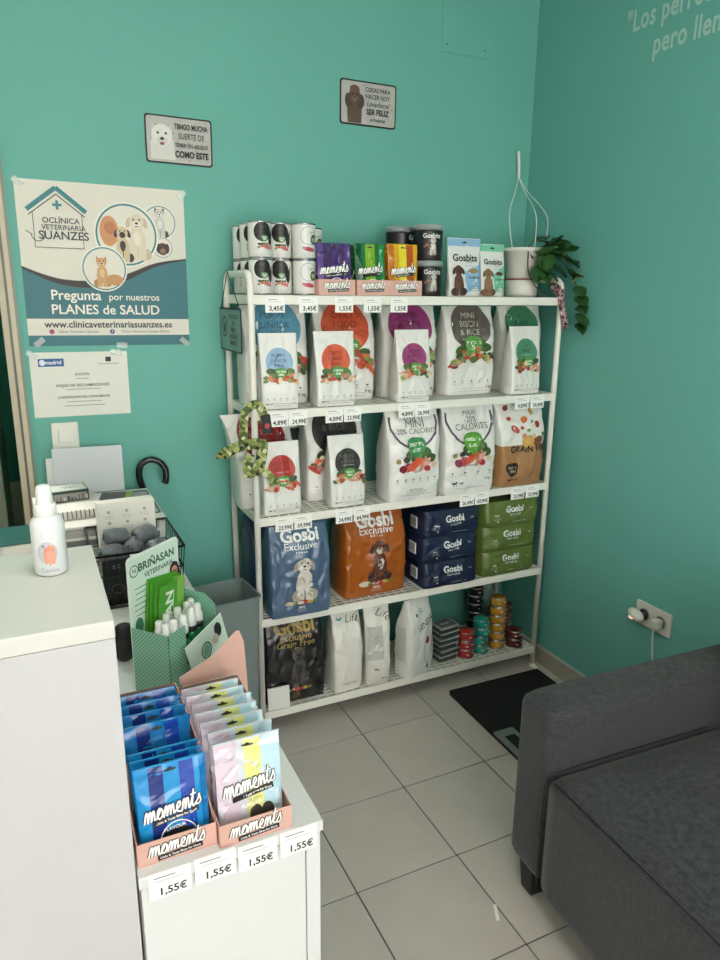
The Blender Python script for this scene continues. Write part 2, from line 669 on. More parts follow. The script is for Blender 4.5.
g = Geo()
g.box((-1.03, YB, 0), (XR + .1, YB + .1, ZC), TEAL)
g.box((-1.95, YB, 2.12), (-1.03, YB + .1, ZC), TEAL)
g.box((XL, YB, 0), (-1.95, YB + .1, ZC), TEAL)
wall_back = struct(g.build('wall_back'))
g = Geo()
g.box((XR, YF - .1, 0), (XR + .1, YB, ZC), TEAL2)
wall_right = struct(g.build('wall_right'))
g = Geo()
g.box((XL - .1, YF, 0), (XL, 2.2, ZC), WHITEW)
struct(g.build('wall_left'))
# front wall, the shop front the daylight comes through
WX0, WX1, WZ0, WZ1 = -2.1, .75, .25, 2.6
g = Geo()
g.box((XL - .1, YF - .1, 0), (WX0, YF, ZC), WHITEW)
g.box((WX1, YF - .1, 0), (XR, YF, ZC), WHITEW)
g.box((WX0, YF - .1, 0), (WX1, YF, WZ0), WHITEW)
g.box((WX0, YF - .1, WZ1), (WX1, YF, ZC), WHITEW)
struct(g.build('wall_front'))
ALU = mat('#c9cac8', .4, .6, var=.03, key='aluminium')
g = Geo()
for a, b in (((WX0, WZ0), (WX1, WZ0 + .05)), ((WX0, WZ1 - .05), (WX1, WZ1)), ((WX0, WZ0), (WX0 + .05, WZ1)), ((WX1 - .05, WZ0), (WX1, WZ1)), ((-.7, WZ0), (-.64, WZ1))):
    g.box((a[0], YF - .07, a[1]), (b[0], YF - .02, b[1]), ALU)
win = struct(g.build('window_1'))
g = Geo()
g.box((WX0 + .04, YF - .05, WZ0 + .04), (-.68, YF - .042, WZ1 - .04), clear('#ffffff', .0, .02, 'shop_window_glass'))
g.build('pane', win)
g = Geo()
g.box((-.66, YF - .05, WZ0 + .04), (WX1 - .04, YF - .042, WZ1 - .04), clear('#ffffff', .0, .02, 'shop_window_glass'))
g.build('pane', win)
g = Geo()
g.box((XL - .1, YF - .1, ZC), (XR + .1, 2.3, ZC + .1), WHITEW)
struct(g.build('ceiling'))
# back corridor beyond the doorway
g = Geo()
g.box((XL, 1.7, .70), (-.2, 1.8, ZC), mat('#1f6b58', .6, var=.03, scale=4, key='dark_green_paint'))
g.box((XL, 1.69, 0), (-.2, 1.8, .70), mat('#a39a87', .5, var=.05, key='beige_wainscot'))
g.box((-.9, YB + .1, 0), (-.8, 1.7, ZC), mat('#1f6b58', .6, var=.03, scale=4, key='dark_green_paint'))
struct(g.build('wall_corridor'))
# door frame at the end of the back wall
g = Geo()
for k, (x0, x1, y0, col) in enumerate(((-1.036, -1.028, YB - .012, '#8f8a7c'), (-1.05, -1.036, YB - .02, '#c2b69d'), (-1.058, -1.05, YB - .008, '#7b7467'), (-1.076, -1.058, YB - .016, '#b9ae97'))):
    g.box((x0, y0, 0), (x1, YB + .11, 2.14), mat(col, .45, var=.05))
g.box((-1.95, YB - .016, 2.10), (-1.028, YB + .11, 2.14), JAMB)
g.box((-1.97, YB - .016, 0), (-1.93, YB + .11, 2.14), JAMB)
door = struct(g.build('door_1'))
g = Geo()
g.box((-1.20, 1.0, 0), (-1.150, 1.68, 2.05), mat('#8d887b', .5, var=.04, key='corridor_door'), bev=.003)
leaf = g.build('door_leaf', door)

BASEB = mat('#a8a295', .45, var=.06, scale=14, key='baseboard_tile')
g = Geo()
g.box((XR - .012, YF, 0), (XR, YB, .075), BASEB)
g.box((XR - .014, YF, .075), (XR, YB, .081), mat('#b3aea3', .5, var=.04))
struct(g.build('baseboard_right'))
g = Geo()
g.box((-1.02, YB - .012, 0), (XR - .014, YB, .075), BASEB)
g.box((-1.02, YB - .014, .075), (XR - .014, YB, .081), mat('#b3aea3', .5, var=.04))
struct(g.build('baseboard_back'))
# access hatch painted over in the back wall
g = Geo()
g.box((.527, YB - .004, 2.517), (.745, YB + .002, 2.80), TEAL, bev=.002, seg=1)
hatch = g.build('access_hatch', wall_back)
g = Geo()
for x in (.55, .722):
    g.lathe([(.004, 0), (.004, .0015), (.001, .002)], mat('#3f8f7d', .5, var=0), n=10, c=(0, 0, 0))
    g.V[-30:] = [(v[0] + x, YB - .004 - v[2], v[1] + 2.545) for v in g.V[-30:]]
g.build('screw', hatch)
g = Geo()
g.box((.60, YB - .05, 2.715), (.70, YB, 2.80), mat('#1b1c1d', .4, var=.02), bev=.01)
tag(g.build('wall_sensor'), 'small black box on the back wall over the painted access hatch', 'sensor')
# lettering on the right wall
p = Print(plane_map((XR, -.02, 0), (0, -1, 0), (0, 0, 1)), .001)
LW = ink('#a9c9c0')
p.text('"Los perros no son', .0, 2.528, .092, LW, bold=.022, align='LEFT', space=1.06, wide=.74)
p.text('pero llenan', .128, 2.432, .092, LW, bold=.022, align='LEFT', space=1.06, wide=.74)
p.build('lettering', wall_right)

# ceiling lights
for k, (x, y) in enumerate(((-.75, -1.35), (-.75, -3.3))):
    t = thing('ceiling_light', 'square white ceiling light panel ' + ('over the floor in front of the shelves' if k == 0 else 'over the floor by the shop window'), 'light', (x, y, ZC))
    g = Geo()
    for a, b in (((-.31, -.31), (.31, -.28)), ((-.31, .28), (.31, .31)), ((-.31, -.28), (-.28, .28)), ((.28, -.28), (.31, .28))):
        g.box((a[0], a[1], -.03), (b[0], b[1], 0), mat('#f0f0ee', .5, var=0))
    g.build('frame', t)
    g = Geo()
    g.box((-.28, -.28, -.02), (.28, .28, -.005), emis('#fffaf3', LAMP, 'lamp_diffuser'))
    g.build('diffuser', t)

t = thing('ceiling_light', 'added square light panel brightening the corridor beyond the doorway', 'light', (-1.55, 1.1, ZC))  # unseen lamp, added only to brighten the dark corridor
g = Geo()
g.box((-.2, -.2, -.03), (.2, .2, 0), mat('#f0f0ee', .5, var=0))
g.build('frame', t)
g = Geo()
g.box((-.18, -.18, -.034), (.18, .18, -.0302), emis('#fffaf3', 150, 'corridor_fill_glow'))
g.build('diffuser', t)

# ------------------------------------------------------------------ shelving unit
SXL, SXR, SYF, SYB = -.348, .915, .128, .445
Z = [1.617, 1.241, .866, .4836, .105]
SHW = mat('#e9e6dc', .38, var=.03, scale=20, key='cream_white_enamel')
unit = thing('shelving_unit', 'white metal shelving unit with five perforated shelves against the teal wall', 'shelf', (0, 0, 0))
def rounded_path(pts, r, k=5):
    P = [Vector(q) for q in pts]
    out = [P[0]]
    for i in range(1, len(P) - 1):
        a, b, c = P[i - 1], P[i], P[i + 1]
        d1, d2 = (a - b).normalized(), (c - b).normalized()
        for j in range(k + 1):
            t = j / k
            out.append((b + d1 * r) * (1 - t) ** 2 + b * 2 * t * (1 - t) + (b + d2 * r) * t * t)
    out.append(P[-1])
    return out
for x in (SXL, SXR):
    g = Geo()
    g.tube(rounded_path([(x, SYF + .010, .012), (x, SYF + .010, 1.685), (x, SYB - .01, 1.685), (x, SYB - .01, .012)], .05), .0115, SHW, n=10)
    fr = g.build('side_frame', unit)
    for zz in (.07,):
        g = Geo()
        g.tube([(x, SYF + .01, zz), (x, SYB - .01, zz)], .008, SHW)
        g.build('cross_bar', unit)
    for y in (SYF + .010, SYB - .01):
        g = Geo()
        g.tube([(x, y, 0), (x, y, .02)], .014, SHW)
        if y < .3:
            g.box((x - .004, y - .035, 0), (x + .012, y, .012), SHW, bev=.003)
        g.build('foot', unit)
def shelf(z):
    g = Geo()
    x0, x1 = SXL + .004, SXR - .004
    g.box((x0, SYF, z - .03), (x1, SYF + .004, z), SHW, bev=.001, seg=1)
    g.box((x0, SYB - .006, z - .03), (x1, SYB - .002, z), SHW)
    g.box((x0, SYF + .004, z - .03), (x0 + .004, SYB - .006, z), SHW)
    g.box((x1 - .004, SYF + .004, z - .03), (x1, SYB - .006, z), SHW)
    # perforated deck
    nx, ny = 34, 14
    dx, dy = (x1 - x0 - .008) / nx, (SYB - SYF - .01) / ny
    xs, ys = [x0 + .004], [SYF + .004]
    for i in range(nx):
        b = x0 + .004 + i * dx
        xs += [b + dx * .12, b + dx * .88]
    xs.append(x1 - .004)
    for j in range(ny):
        b = SYF + .004 + j * dy
        ys += [b + dy * .32, b + dy * .68]
    ys.append(SYB - .006)
    zt = z - .0015
    V, F = [], []
    W = len(xs)
    for y in ys:
        for x in xs:
            V.append((x, y, zt))
    for j in range(len(ys) - 1):
        for i in range(W - 1):
            if i % 2 == 1 and j % 2 == 1 and 0 < i < W - 2:
                continue
            F.append((j * W + i, j * W + i + 1, (j + 1) * W + i + 1, (j + 1) * W + i))
    g.add(V, F, SHW)
    return g.build('shelf', unit)
for z in Z:
    shelf(z)
Z = [z + .0008 for z in Z]

# ------------------------------------------------------------------ price tags
PAPER = mat('#f3f2ee', .6, var=.015, scale=8, key='tag_paper')
def price_tag(x, z, price, label, wd=.066, hgt=.050, y=None, rz=0.0, bigger=1.0, name='price_tag'):
    t = thing(name, label, 'price tag', (x, y if y is not None else SYF - .0015, z - hgt), rz)
    g = Geo()
    g.box((-wd / 2, -.0012, 0), (wd / 2, .0008, hgt), PAPER)
    g.build('card', t)
    p = Print(plane_map((0, -.0012, 0)), .0003, .0001)
    p.text(price, wd * .06, hgt * .25, hgt * .42 * bigger, ink('#17171a'), bold=.022, wide=1.0 if len(price) < 6 else .86)
    tinylines(p, -wd * .12, hgt * .82, wd * .55, 1, .003, '#4d4d50', .0016)
    tinylines(p, -.002, hgt * .68, wd * .72, 1, .003, '#a5a5a3', .0011)
    p.build('lettering', t)
    return t
TAGS = {0: ([-.271, -.155, -.026, .081, .185], [('3,45€', 'price tag reading 3,45€ under the cans with black circles'), ('3,45€', 'price tag reading 3,45€ under the cans with thin rings'), ('1,55€', 'price tag reading 1,55€ under the purple pouch box'), ('1,55€', 'price tag reading 1,55€ under the green pouch box'), ('1,55€', 'price tag reading 1,55€ under the yellow pouch box')]),
        1: ([-.266, -.197, -.062, .008, .226, .295, .749, .826], []),
        2: ([-.254, -.183, -.023, .049, .511, .582, .759, .834], [])}
for k, pairs in ((1, (('4,89€', '24,99€', 'small blue-circle bag'), ('4,89€', '23,99€', 'small orange-circle bag'), ('4,89€', '26,99€', 'small magenta-circle bag'), ('4,89€', '24,49€', 'small green-circle bag'))),
                 (2, (('23,99€', '59,99€', 'slate-blue food bag'), ('24,99€', '64,99€', 'orange food bag'), ('26,49€', '69,90€', 'navy food bags'), ('23,99€', '25,99€', 'olive-green food bags')))):
    for a, b, wh in pairs:
        where = 'on the shelf edge below the ' if k == 1 else 'on the shelf edge above the '
        TAGS[k][1].append((a, 'cheaper price tag, ' + a + ', ' + where + wh))
        TAGS[k][1].append((b, 'dearer price tag, ' + b + ', ' + where + wh))
for k, (xs, L) in TAGS.items():
    for x, (pr_, lab) in zip(xs, L):
        price_tag(x, Z[k] - .006, pr_, lab)

# ------------------------------------------------------------------ cans on the top shelf
CANW = mat('#dddcd7', .35, var=.02, key='can_label_white')
TIN = mat('#b9babb', .25, .9, var=.02, key='tin_rim')
BLK = mat('#1d1b1c', .4, var=.03, key='can_label_black')
CR, CH = .0385, .114
def big_can(black, label, group, loc, rz):
    t = thing('food_can', label, 'can', loc, rz, group)
    g = Geo()
    g.lathe([(CR - .002, .003), (CR, .006), (CR, CH - .007), (CR - .002, CH - .003)], CANW, n=32)
    g.build('body', t)
    g = Geo()
    g.lathe([(CR - .003, 0), (CR + .0008, .001), (CR + .0008, .004), (CR - .002, .006)], TIN, n=32)
    g.build('bottom_rim', t)
    g = Geo()
    g.lathe([(CR - .002, CH - .007), (CR + .0008, CH - .004), (CR + .0008, CH - .0005), (CR - .002, CH), (CR - .005, CH - .004), (.002, CH - .004)], TIN, n=32)
    g.build('lid', t)
    p = Print(cyl_map(CR), .0003, .0001)
    if black:
        p.ell(-.002, .081, .030, .030, BLK, n=32, rings=5)
        p.poly([(.018, .08), (.036, .09), (.035, .05), (.026, .035), (.018, .05)], BLK)
        p.text('PUPPY', -.002, .094, .008, ink('#4d4a48'))
    else:
        p.ring(.004, .074, .028, .0292, ink('#3d4d6a'), n=36)
        p.text('Light', .014, .085, .012, ink('#6d6f74'))
        p.ell(.022, .062, .013, .016, ink('#2c3a2c'))
    p.build('emblem', t)
    p = Print(cyl_map(CR), .0012, .0001)
    badge(p, .004 if black else .022, .062, .022, '#5f8a58')
    p.build('badge', t)
    p = Print(cyl_map(CR), .0010, .0001)
    if black:
        veg(p, .0, .037, .05, 5, 8)
        p.ell(.012, .034, .014, .006, ink('#c46a70'), rot=-.4)
    else:
        p.ell(.004, .032, .022, .007, ink('#b4465a'), rot=-.15)
        p.ell(-.012, .036, .008, .004, ink('#c77882'))
    icons(p, -.004, .013, .04, 4)
    p.build('food_print', t)
    return t
GA, GB = 'cans with black circles stacked on the top shelf', 'cans with white labels stacked on the top shelf'
LA = 'white food can with a black circle, standing on the top shelf beneath another can'
LB = 'white food can with thin dark ring, standing on the top shelf beneath another can'
cA = big_can(True, LA, GA, (-.292, .205, Z[0]), -.05)
cB = big_can(False, LB, GB, (-.141, .200, Z[0]), -.05)
cols = [(-.292, .205, -.05, True), (-.214, .234, -.30, True), (-.294, .292, -.22, True), (-.294, .380, -.20, True)]
for i, (x, y, a, _) in enumerate(cols):
    for lv in range(2):
        if i == 0 and lv == 0:
            continue
        copy_tree(cA, (x, y, Z[0] + lv * (CH + .0005)), (0, 0, a + .06 * lv), LA if lv == 0 else LA.replace('standing on the top shelf beneath another can', 'standing on top of another can'))
for i, (x, y, a) in enumerate([(-.141, .200, -.05), (-.062, .335, -.1), (-.150, .305, .1)]):
    for lv in range(2):
        if i == 0 and lv == 0:
            continue
        copy_tree(cB, (x, y, Z[0] + lv * (CH + .0005)), (0, 0, a + .05 * lv), LB if lv == 0 else LB.replace('standing on the top shelf beneath another can', 'standing on top of another can'))

# ------------------------------------------------------------------ treat pouches and their pink display boxes
PINK = mat('#d6a99b', .65, var=.03, scale=10, key='pink_carton')
PINKIN = mat('#a68a7f', .75, var=.04, scale=10, key='carton_inside')
def script_word():
    """handwritten 'moments' as one pen path (x-height 1) and the bar of the t"""
    L = {'m': ([(0, 0), (.12, .8), (.24, .95), (.30, .5), (.31, .02), (.42, .72), (.55, .95), (.62, .5), (.63, .02), (.73, .72), (.86, .95), (.93, .45), (.98, .05)], 1.10),
         'o': ([(.10, .15), (.42, .90), (.20, .80), (.12, .32), (.32, .0), (.58, .25), (.58, .72), (.42, .90), (.60, .68)], .74),
         'e': ([(.06, .2), (.34, .42), (.50, .72), (.34, .95), (.16, .6), (.22, .12), (.46, .0)], .66),
         'n': ([(.0, .0), (.12, .8), (.24, .95), (.30, .5), (.31, .02), (.42, .72), (.55, .95), (.62, .45), (.68, .05)], .80),
         't': ([(.08, .4), (.22, 1.1), (.27, 1.65), (.22, .9), (.22, .2), (.36, .02)], .50),
         's': ([(.08, .2), (.30, .78), (.34, 1.0), (.40, .7), (.52, .35), (.42, .04), (.18, .0), (.10, .14)], .62)}
    pts, x = [], 0
    bar = None
    for ch in 'moments':
        P, w_ = L[ch]
        pts += [(x + a, b) for a, b in P]
        if ch == 't':
            bar = [(x - .02, 1.12), (x + .5, 1.22)]
        x += w_
    return [(q.x, q.y) for q in smooth_path([(a, b, 0) for a, b in pts], 4)], bar, x
SCRIPT = script_word()
def pen(p, pts, wd, m):
    V, F = [], []
    n = len(pts)
    for k in range(n):
        a, b = Vector(pts[max(k - 1, 0)]), Vector(pts[min(k + 1, n - 1)])
        t = (b - a)
        t = t.normalized() if t.length > 1e-9 else Vector((1, 0))
        q = Vector((-t.y, t.x)) * wd / 2
        V += [tuple(Vector(pts[k]) - q), tuple(Vector(pts[k]) + q)]
    p.g.add([p.f(u, v, p.off + 1.2e-6 * i) for i, (u, v) in enumerate(V)], [(2 * k, 2 * k + 1, 2 * k + 3, 2 * k + 2) for k in range(n - 1)], m)
    p.off += max(p.step, .00035)
def moments_logo(p, cx, cz, wd, rot=.10, col='#f3efe9', sub=True, out='#1c1a1a'):
    P, bar, W = SCRIPT
    k = wd / W
    c, s_ = math.cos(rot), math.sin(rot)
    def tr(q):
        x, y = (q[0] - W / 2 + .22 * (q[1] - .5)) * k, (q[1] - .5) * k * 1.12
        return (cx + x * c - y * s_, cz + x * s_ + y * c)
    A, B = [tr(q) for q in P], [tr(q) for q in bar]
    st0, p.step = p.step, .0003
    pen(p, A, k * .34, ink(out))
    pen(p, B, k * .32, ink(out))
    pen(p, A, k * .17, ink(col))
    pen(p, B, k * .16, ink(col))
    p.step = st0
    if sub:
        c, s_ = math.cos(rot), math.sin(rot)
        q = [(-.40, -.05), (.40, -.05), (.40, .05), (-.40, .05)]
        dz = -wd * .17
        p.poly([(cx + wd * .04 + wd * (a * c - b * s_), cz + dz + wd * (a * s_ + b * c)) for a, b in q], ink('#17151a'), 1)
        p.text('Little & Tasty Bites for Dogs', cx + wd * .04, cz + dz, wd * .062, ink('#f0eeea'), bold=.02, rot=rot)

def display_box(label, loc, wd, dp, fh, bh, group=None, rz=0.0, logo=True):
    t = thing('display_box', label, 'box', loc, rz, group)
    th = .0018
    g = Geo()
    g.box((-wd / 2, -dp / 2, 0), (wd / 2, dp / 2, th), PINKIN)
    g.build('base', t)
    g = Geo()
    g.box((-wd / 2, -dp / 2 - th, 0), (wd / 2, -dp / 2, fh), PINK)
    fp = g.build('front_panel', t)
    if logo:
        p = Print(plane_map((0, -dp / 2 - th, 0)), .0004, .0004)
        moments_logo(p, 0, fh * .62, wd * .72, rot=.06)
        p.build('lettering', fp)
    for sx in (-1, 1):
        g = Geo()
        prof = [(-dp / 2, 0), (dp / 2, 0), (dp / 2, bh), (dp * .12, bh), (-dp * .25, fh), (-dp / 2, fh)]
        x0 = sx * (wd / 2)
        V = [(x0 - th / 2, y, z) for y, z in prof] + [(x0 + th / 2, y, z) for y, z in prof]
        n = len(prof)
        F = [list(range(n)), [n + i for i in range(n)][::-1]] + [(i, n + i, n + (i + 1) % n, (i + 1) % n) for i in range(n)]
        g.add(V, F, PINK)
        g.build('side_panel', t)
    g = Geo()
    g.box((-wd / 2, dp / 2, 0), (wd / 2, dp / 2 + th, bh), PINKIN)
    g.build('back_panel', t)
    return t

def slot(p, cx, z, s=1.0, m=None):
    m = m or ink('#2b2826')
    p.ell(cx, z, .011 * s, .0022 * s, m, n=12, rings=1)
    p.ell(cx, z + .0018 * s, .004 * s, .0028 * s, m, n=10, rings=1)

def treat_pouch(label, loc, wd, h, base, stripes, seed, group=None, rx=0.0, rz=0.0, logo='#f4f2ee', extra=None, name='treat_pouch', dp=.026):
    t = thing(name, label, 'pouch', loc, rz, group, rx)
    b = Bag(wd, h, dp, seed, pinch=.15, n=3.2, wr=.0034, topw=1.03, fall=1.0)
    b.body(mat(base, .22, var=.03, scale=15, coat=.4), 'film', t, 52, 30)
    p = b.pr(.0006)
    for x0, x1, col in stripes:
        p.rect(x0 * wd, .004, x1 * wd, h * .985, mat(col, .22, var=.03, scale=15, coat=.4), .008)
    if stripes:
        p.build('stripes', t)
    p = b.pr(.0020)
    if extra:
        extra(p, wd, h)
    moments_logo(p, 0, h * .48, wd * .80, rot=.12, col=logo)
    p.text('FLAVOUR', 0, h * .26, wd * .07, ink(logo), bold=.01, rot=.1)
    p.build('lettering', t)
    p = b.pr(.0016)
    slot(p, 0, h * .925)
    p.build('hang_hole', t)
    return t

def snout(col):
    def f(p, wd, h):
        p.ell(.05 * wd, h * .14, wd * .24, h * .115, ink(col), egg=-.2)
        p.ring(.05 * wd, h * .12, wd * .245, wd * .262, ink('#f2efe9'), 10, 170, 16)
    return f

BZ = Z[0] + .001
TB = 'pink treat display boxes in a row on the top shelf'
for k, (x, nm, base, st) in enumerate([
        (-.046, 'purple', '#3d2359', [(-.46, -.30, '#5a3a86'), (-.08, .18, '#4b2d70'), (.30, .47, '#4f3279')]),
        (.091, 'green', '#1f6a35', [(-.46, -.28, '#12492a'), (-.16, .16, '#7fae2c'), (.3, .46, '#2b8c4a')]),
        (.219, 'yellow', '#d5a21d', [(-.47, -.3, '#b5641f'), (-.14, .10, '#ded02b'), (.10, .34, '#b4521c')])]):
    display_box('pink carton display box holding %s treat pouches on the top shelf' % nm, (x, .215, BZ), .132 if k == 0 else .126, .15, .051, .085, TB)
    for j, yy in enumerate((.168, .208, .249)):
        treat_pouch(('%s foil treat pouch at the front of its pink box on the top shelf' if j == 0 else '%s foil treat pouch behind the front one in its pink box') % nm, (x, yy, BZ + .003), .127 if k == 0 else .118, .166 + .003 * (k - j), base, st, 11 * k + j, '%s treat pouches in a pink box on the top shelf' % nm, rx=R_(-3 - j), extra=snout('#1c1718'))

# clear tubs of treats
def tub(label, loc, rz):
    t = thing('treat_tub', label, 'tub', loc, rz, 'clear treat tubs with black labels on the top shelf')
    r, h = .053, .124
    g = Geo()
    g.lathe([(r - .004, 0), (r - .001, .004), (r, .02), (r, h - .016), (r - .002, h - .014)], mat('#2a211d', .5, var=.3, scale=90), n=36)
    g.build('contents', t)
    g = Geo()
    g.lathe([(r + .0006, .016), (r + .0006, .098)], mat('#17181c', .3, var=.03), n=36, caps=False)
    g.build('label_wrap', t)
    g = Geo()
    g.lathe([(r + .002, h - .020), (r + .002, h - .002), (r - .002, h), (.002, h)], clear('#dfe5e6', .34, .12, 'clear_lid_plastic'), n=36)
    g.build('lid', t)
    p = Print(cyl_map(r + .0006), .0004, .0001)
    p.text('Gosbits', .004, .084, .022, ink('#e8e8e6'), bold=.02)
    dog(p, .008, .018, .062, '#b9b3a8', '#6d5b4c', '#d9d5cc')
    for k, c in enumerate(('#7d4a3a', '#8d5a48', '#5e3a30')):
        p.ell(-.022 + .008 * k, .048 + .006 * (k % 2), .006, .005, ink(c), n=8, rings=1)
    p.build('print', t)
    return t
t0 = tub('clear tub with black label on the top shelf, bottom one of two stacked', (.352, .222, Z[0]), -.22)
copy_tree(t0, (.350, .222, Z[0] + .1245), (0, 0, -.32), 'clear tub with black label on the top shelf, stacked on another tub')
t1 = copy_tree(t0, (.300, .345, Z[0]), (0, 0, .7), 'clear tub with black label, bottom of the rear stack beside yellow pouches')
copy_tree(t0, (.300, .345, Z[0] + .1245), (0, 0, .75), 'clear tub with black label, on top of the rear stack beside yellow pouches')

def gosbits_pouch(label, x, y, wd, h, tint, coat, dark, seed):
    t = thing('treat_pouch', label, 'pouch', (x, y, Z[0]), .02, None, R_(-2))
    b = Bag(wd, h, .045, seed, pinch=.1, n=3.4, wr=.0018, fall=1.0)
    b.body(mat('#dfdfdb', .3, var=.02), 'film', t, 36, 22)
    p = b.pr(.0006)
    T_ = mat(tint, .3, var=.02)
    p.rect(-wd * .49, h * .865, wd * .49, h * .99, T_, .008)
    p.poly([(-.02 * wd, .01), (.48 * wd, .01), (.48 * wd, h * .62), (.2 * wd, h * .5), (-.02 * wd, h * .42)], T_, 6)
    slot(p, 0, h * .925, 1.1)
    p.build('colour_panel', t)
    p = b.pr(.0016)
    p.text('Gosbits', .0, h * .66, wd * .235, ink('#1d2023'), bold=.025)
    p.text('ORIGINAL', .02, h * .59, wd * .05, ink('#55585a'))
    tinylines(p, .02, h * .53, wd * .4, 1, .004, '#8a8c8c')
    p.ell(.24 * wd, h * .44, wd * .15, wd * .06, ink('#a9874f' if coat[1] < '7' else '#5b3a34'))
    p.text('Condition', .24 * wd, h * .33, wd * .085, ink('#2d3d4a'), bold=.02)
    icons(p, .24 * wd, h * .25, wd * .3, 3, '#3d4a52')
    tinylines(p, .24 * wd, h * .17, wd * .38, 3, .007, '#55666f')
    dog(p, -.22 * wd, h * .01, h * .53, coat, dark, None)
    p.build('print', t)
gosbits_pouch('white and pale blue treat pouch with brown puppy on the top shelf', .492, .195, .148, .208, '#8fb6d8', '#5a3a30', '#3c2620', 3)
gosbits_pouch('white and mint green treat pouch with curly dog on the top shelf', .626, .207, .116, .192, '#79c4a4', '#8a6a4e', '#6a4c36', 4)

# ------------------------------------------------------------------ white food bags
def emblem_bag(label, x, yf, z, wd, h, d, col, titles, seed, big=False, rz=0.0, group=None, tcol=None, kw=None):
    t = thing('food_bag', label, 'bag', (x, yf + d / 2, z), rz, group)
    b = Bag(wd, h, d, seed, **(kw or dict(pinch=.55 if big else .30, wr=.0078 if big else .0030, n=6 if big else 8, fs=.15, topd=.006)))
    b.body(WHITEFILM, 'film', t, 64, 36)
    E_ = ink(col, .42)
    bo = .0014 if big else 0
    p = b.pr(.0014 + bo)
    if big:
        cz, r = h * .785, wd * .385
    else:
        cz, r = h * .63, wd * .345
    p.ell(0, cz, r * 1.02, r, E_, n=40, rings=8, egg=-.04)
    p.build('emblem', t)
    tc = ink(tcol or '#40464a')
    p = b.pr(.0030 + bo)
    n = len(titles)
    for i, s_ in enumerate(titles):
        p.text(s_, -.02 * wd, cz + r * (.42 - .36 * i), r * .36, tc, bold=-.004)
    p.bar(-r * .45, cz + r * (.42 - .36 * n) + r * .08, r * .5, cz + r * (.42 - .36 * n) + r * .08, .0012, ink('#d8d6d0'))
    p.build('title', t)
    p = b.pr(.0022)
    icons(p, 0, h * (.14 if not big else .16), wd * .68, 5)
    tinylines(p, .05 * wd, h * .075, wd * .6, 2, h * .03, '#8b8c88')
    if not big:
        animals(p, -wd * .3, h * .07, wd * .10)
        p.text('500g', wd * .36, h * .075, wd * .06, ink('#555'[0:1] + '555555'))
    else:
        p.text('3 kg', wd * .36, h * .09, wd * .07, ink('#44484a'), bold=.01)
    p.build('fine_print', t)
    p = b.pr(.0034 + bo)
    veg(p, .02 * wd, cz - r * (1.08 if not big else 1.28), wd * (.98 if not big else .96), seed, 22)
    p.build('food_print', t)
    p = b.pr(.0078 + bo)
    badge(p, .02 * wd, cz - r * (.78 if not big else .80), wd * (.30 if not big else .34))
    p.build('badge', t)
    return t

z = Z[1]
BL, OR_, MA, GY, GN, RD, BK = '#8fb1d0', '#cf5a3c', '#93386f', '#5d5650', '#4e8a6e', '#b03328', '#2c2a28'
BIGB = '#5f9db5'
emblem_bag('large white food bag with blue circle behind the small blue-circle bag', -.222, .254, z, .240, .341, .118, BIGB, ['PUPPY', 'JUNIOR', 'MINI'], 1, True, tcol='#34607a')
emblem_bag('large white food bag with orange circle behind the small orange-circle bag', .043, .254, z, .240, .341, .118, OR_, ['DAILY', 'FOOD', 'MINI'], 2, True, tcol='#7c2c20')
emblem_bag('large white food bag with magenta circle behind the small magenta-circle bag', .312, .254, z, .235, .341, .118, MA, ['LAMB', '& RICE', 'MINI'], 3, True, tcol='#5b1c45')
emblem_bag('large white food bag with dark grey circle, no small bag before it', .560, .215, z, .228, .340, .12, GY, ['MINI', 'BISON', '& RICE'], 4, True, tcol='#c9c4ba')
emblem_bag('large white food bag with green circle behind the small green-circle bag', .838, .258, z, .210, .340, .115, '#3c7a5b', ['+7', 'MAXI', ''], 5, True, tcol='#1d3d2e')
emblem_bag('small white food bag with light blue circle on the second shelf', -.246, .150, z, .132, .252, .082, BL, ['PUPPY', 'JUNIOR', 'MINI'], 6, rz=-.10)
emblem_bag('small white food bag with orange circle on the second shelf', -.045, .140, z, .150, .256, .082, OR_, ['DAILY', 'FOOD', 'MINI'], 7, rz=-.03, tcol='#7c2c20')
emblem_bag('small white food bag with magenta circle on the second shelf', .262, .134, z, .140, .258, .082, MA, ['LAMB', '& RICE', 'MINI'], 8, tcol='#5b1c45')
emblem_bag('small white food bag with green circle on the second shelf', .782, .150, z, .148, .264, .082, GN, ['+7', 'MAXI'], 9, rz=.02, tcol='#1d3d2e')

z = Z[2]
emblem_bag('large white food bag with red circle poking out of the open shelf side', -.262, .256, z, .225, .341, .115, '#8e1f22', ['SALMON', '& RICE', 'MINI'], 10, True, tcol='#c9827a', rz=.05,
           kw=dict(pinch=.5, wr=.007, n=5, fs=.15, topd=.006, topw=1.16, sway=-.035))
emblem_bag('small white food bag with red circle on the third shelf', -.248, .148, z, .142, .256, .080, RD, ['SALMON', '& RICE'], 11, tcol='#7a1c17')
emblem_bag('large white food bag with black circle behind the small black-circle bag', .000, .252, z, .235, .341, .115, BK, ['BEEF', '& RICE', 'MINI'], 12, True, tcol='#6d6a66')
emblem_bag('small white food bag with black circle on the third shelf', .004, .146, z, .142, .262, .080, '#2b2926', ['BISON', '& RICE'], 13, tcol='#777069')
t = thing('food_bag', 'white food bag tucked behind the large red and black circle bags', 'bag', (-.120, .417, z), .0)
b = Bag(.17, .29, .040, 31, pinch=.6, wr=.002)
b.body(WHITEFILM, 'film', t)
p = b.pr()
p.rect(-.08, .20, .08, .255, ink('#262626'))
animals(p, -.02, .06, .03)
p.build('lettering', t)

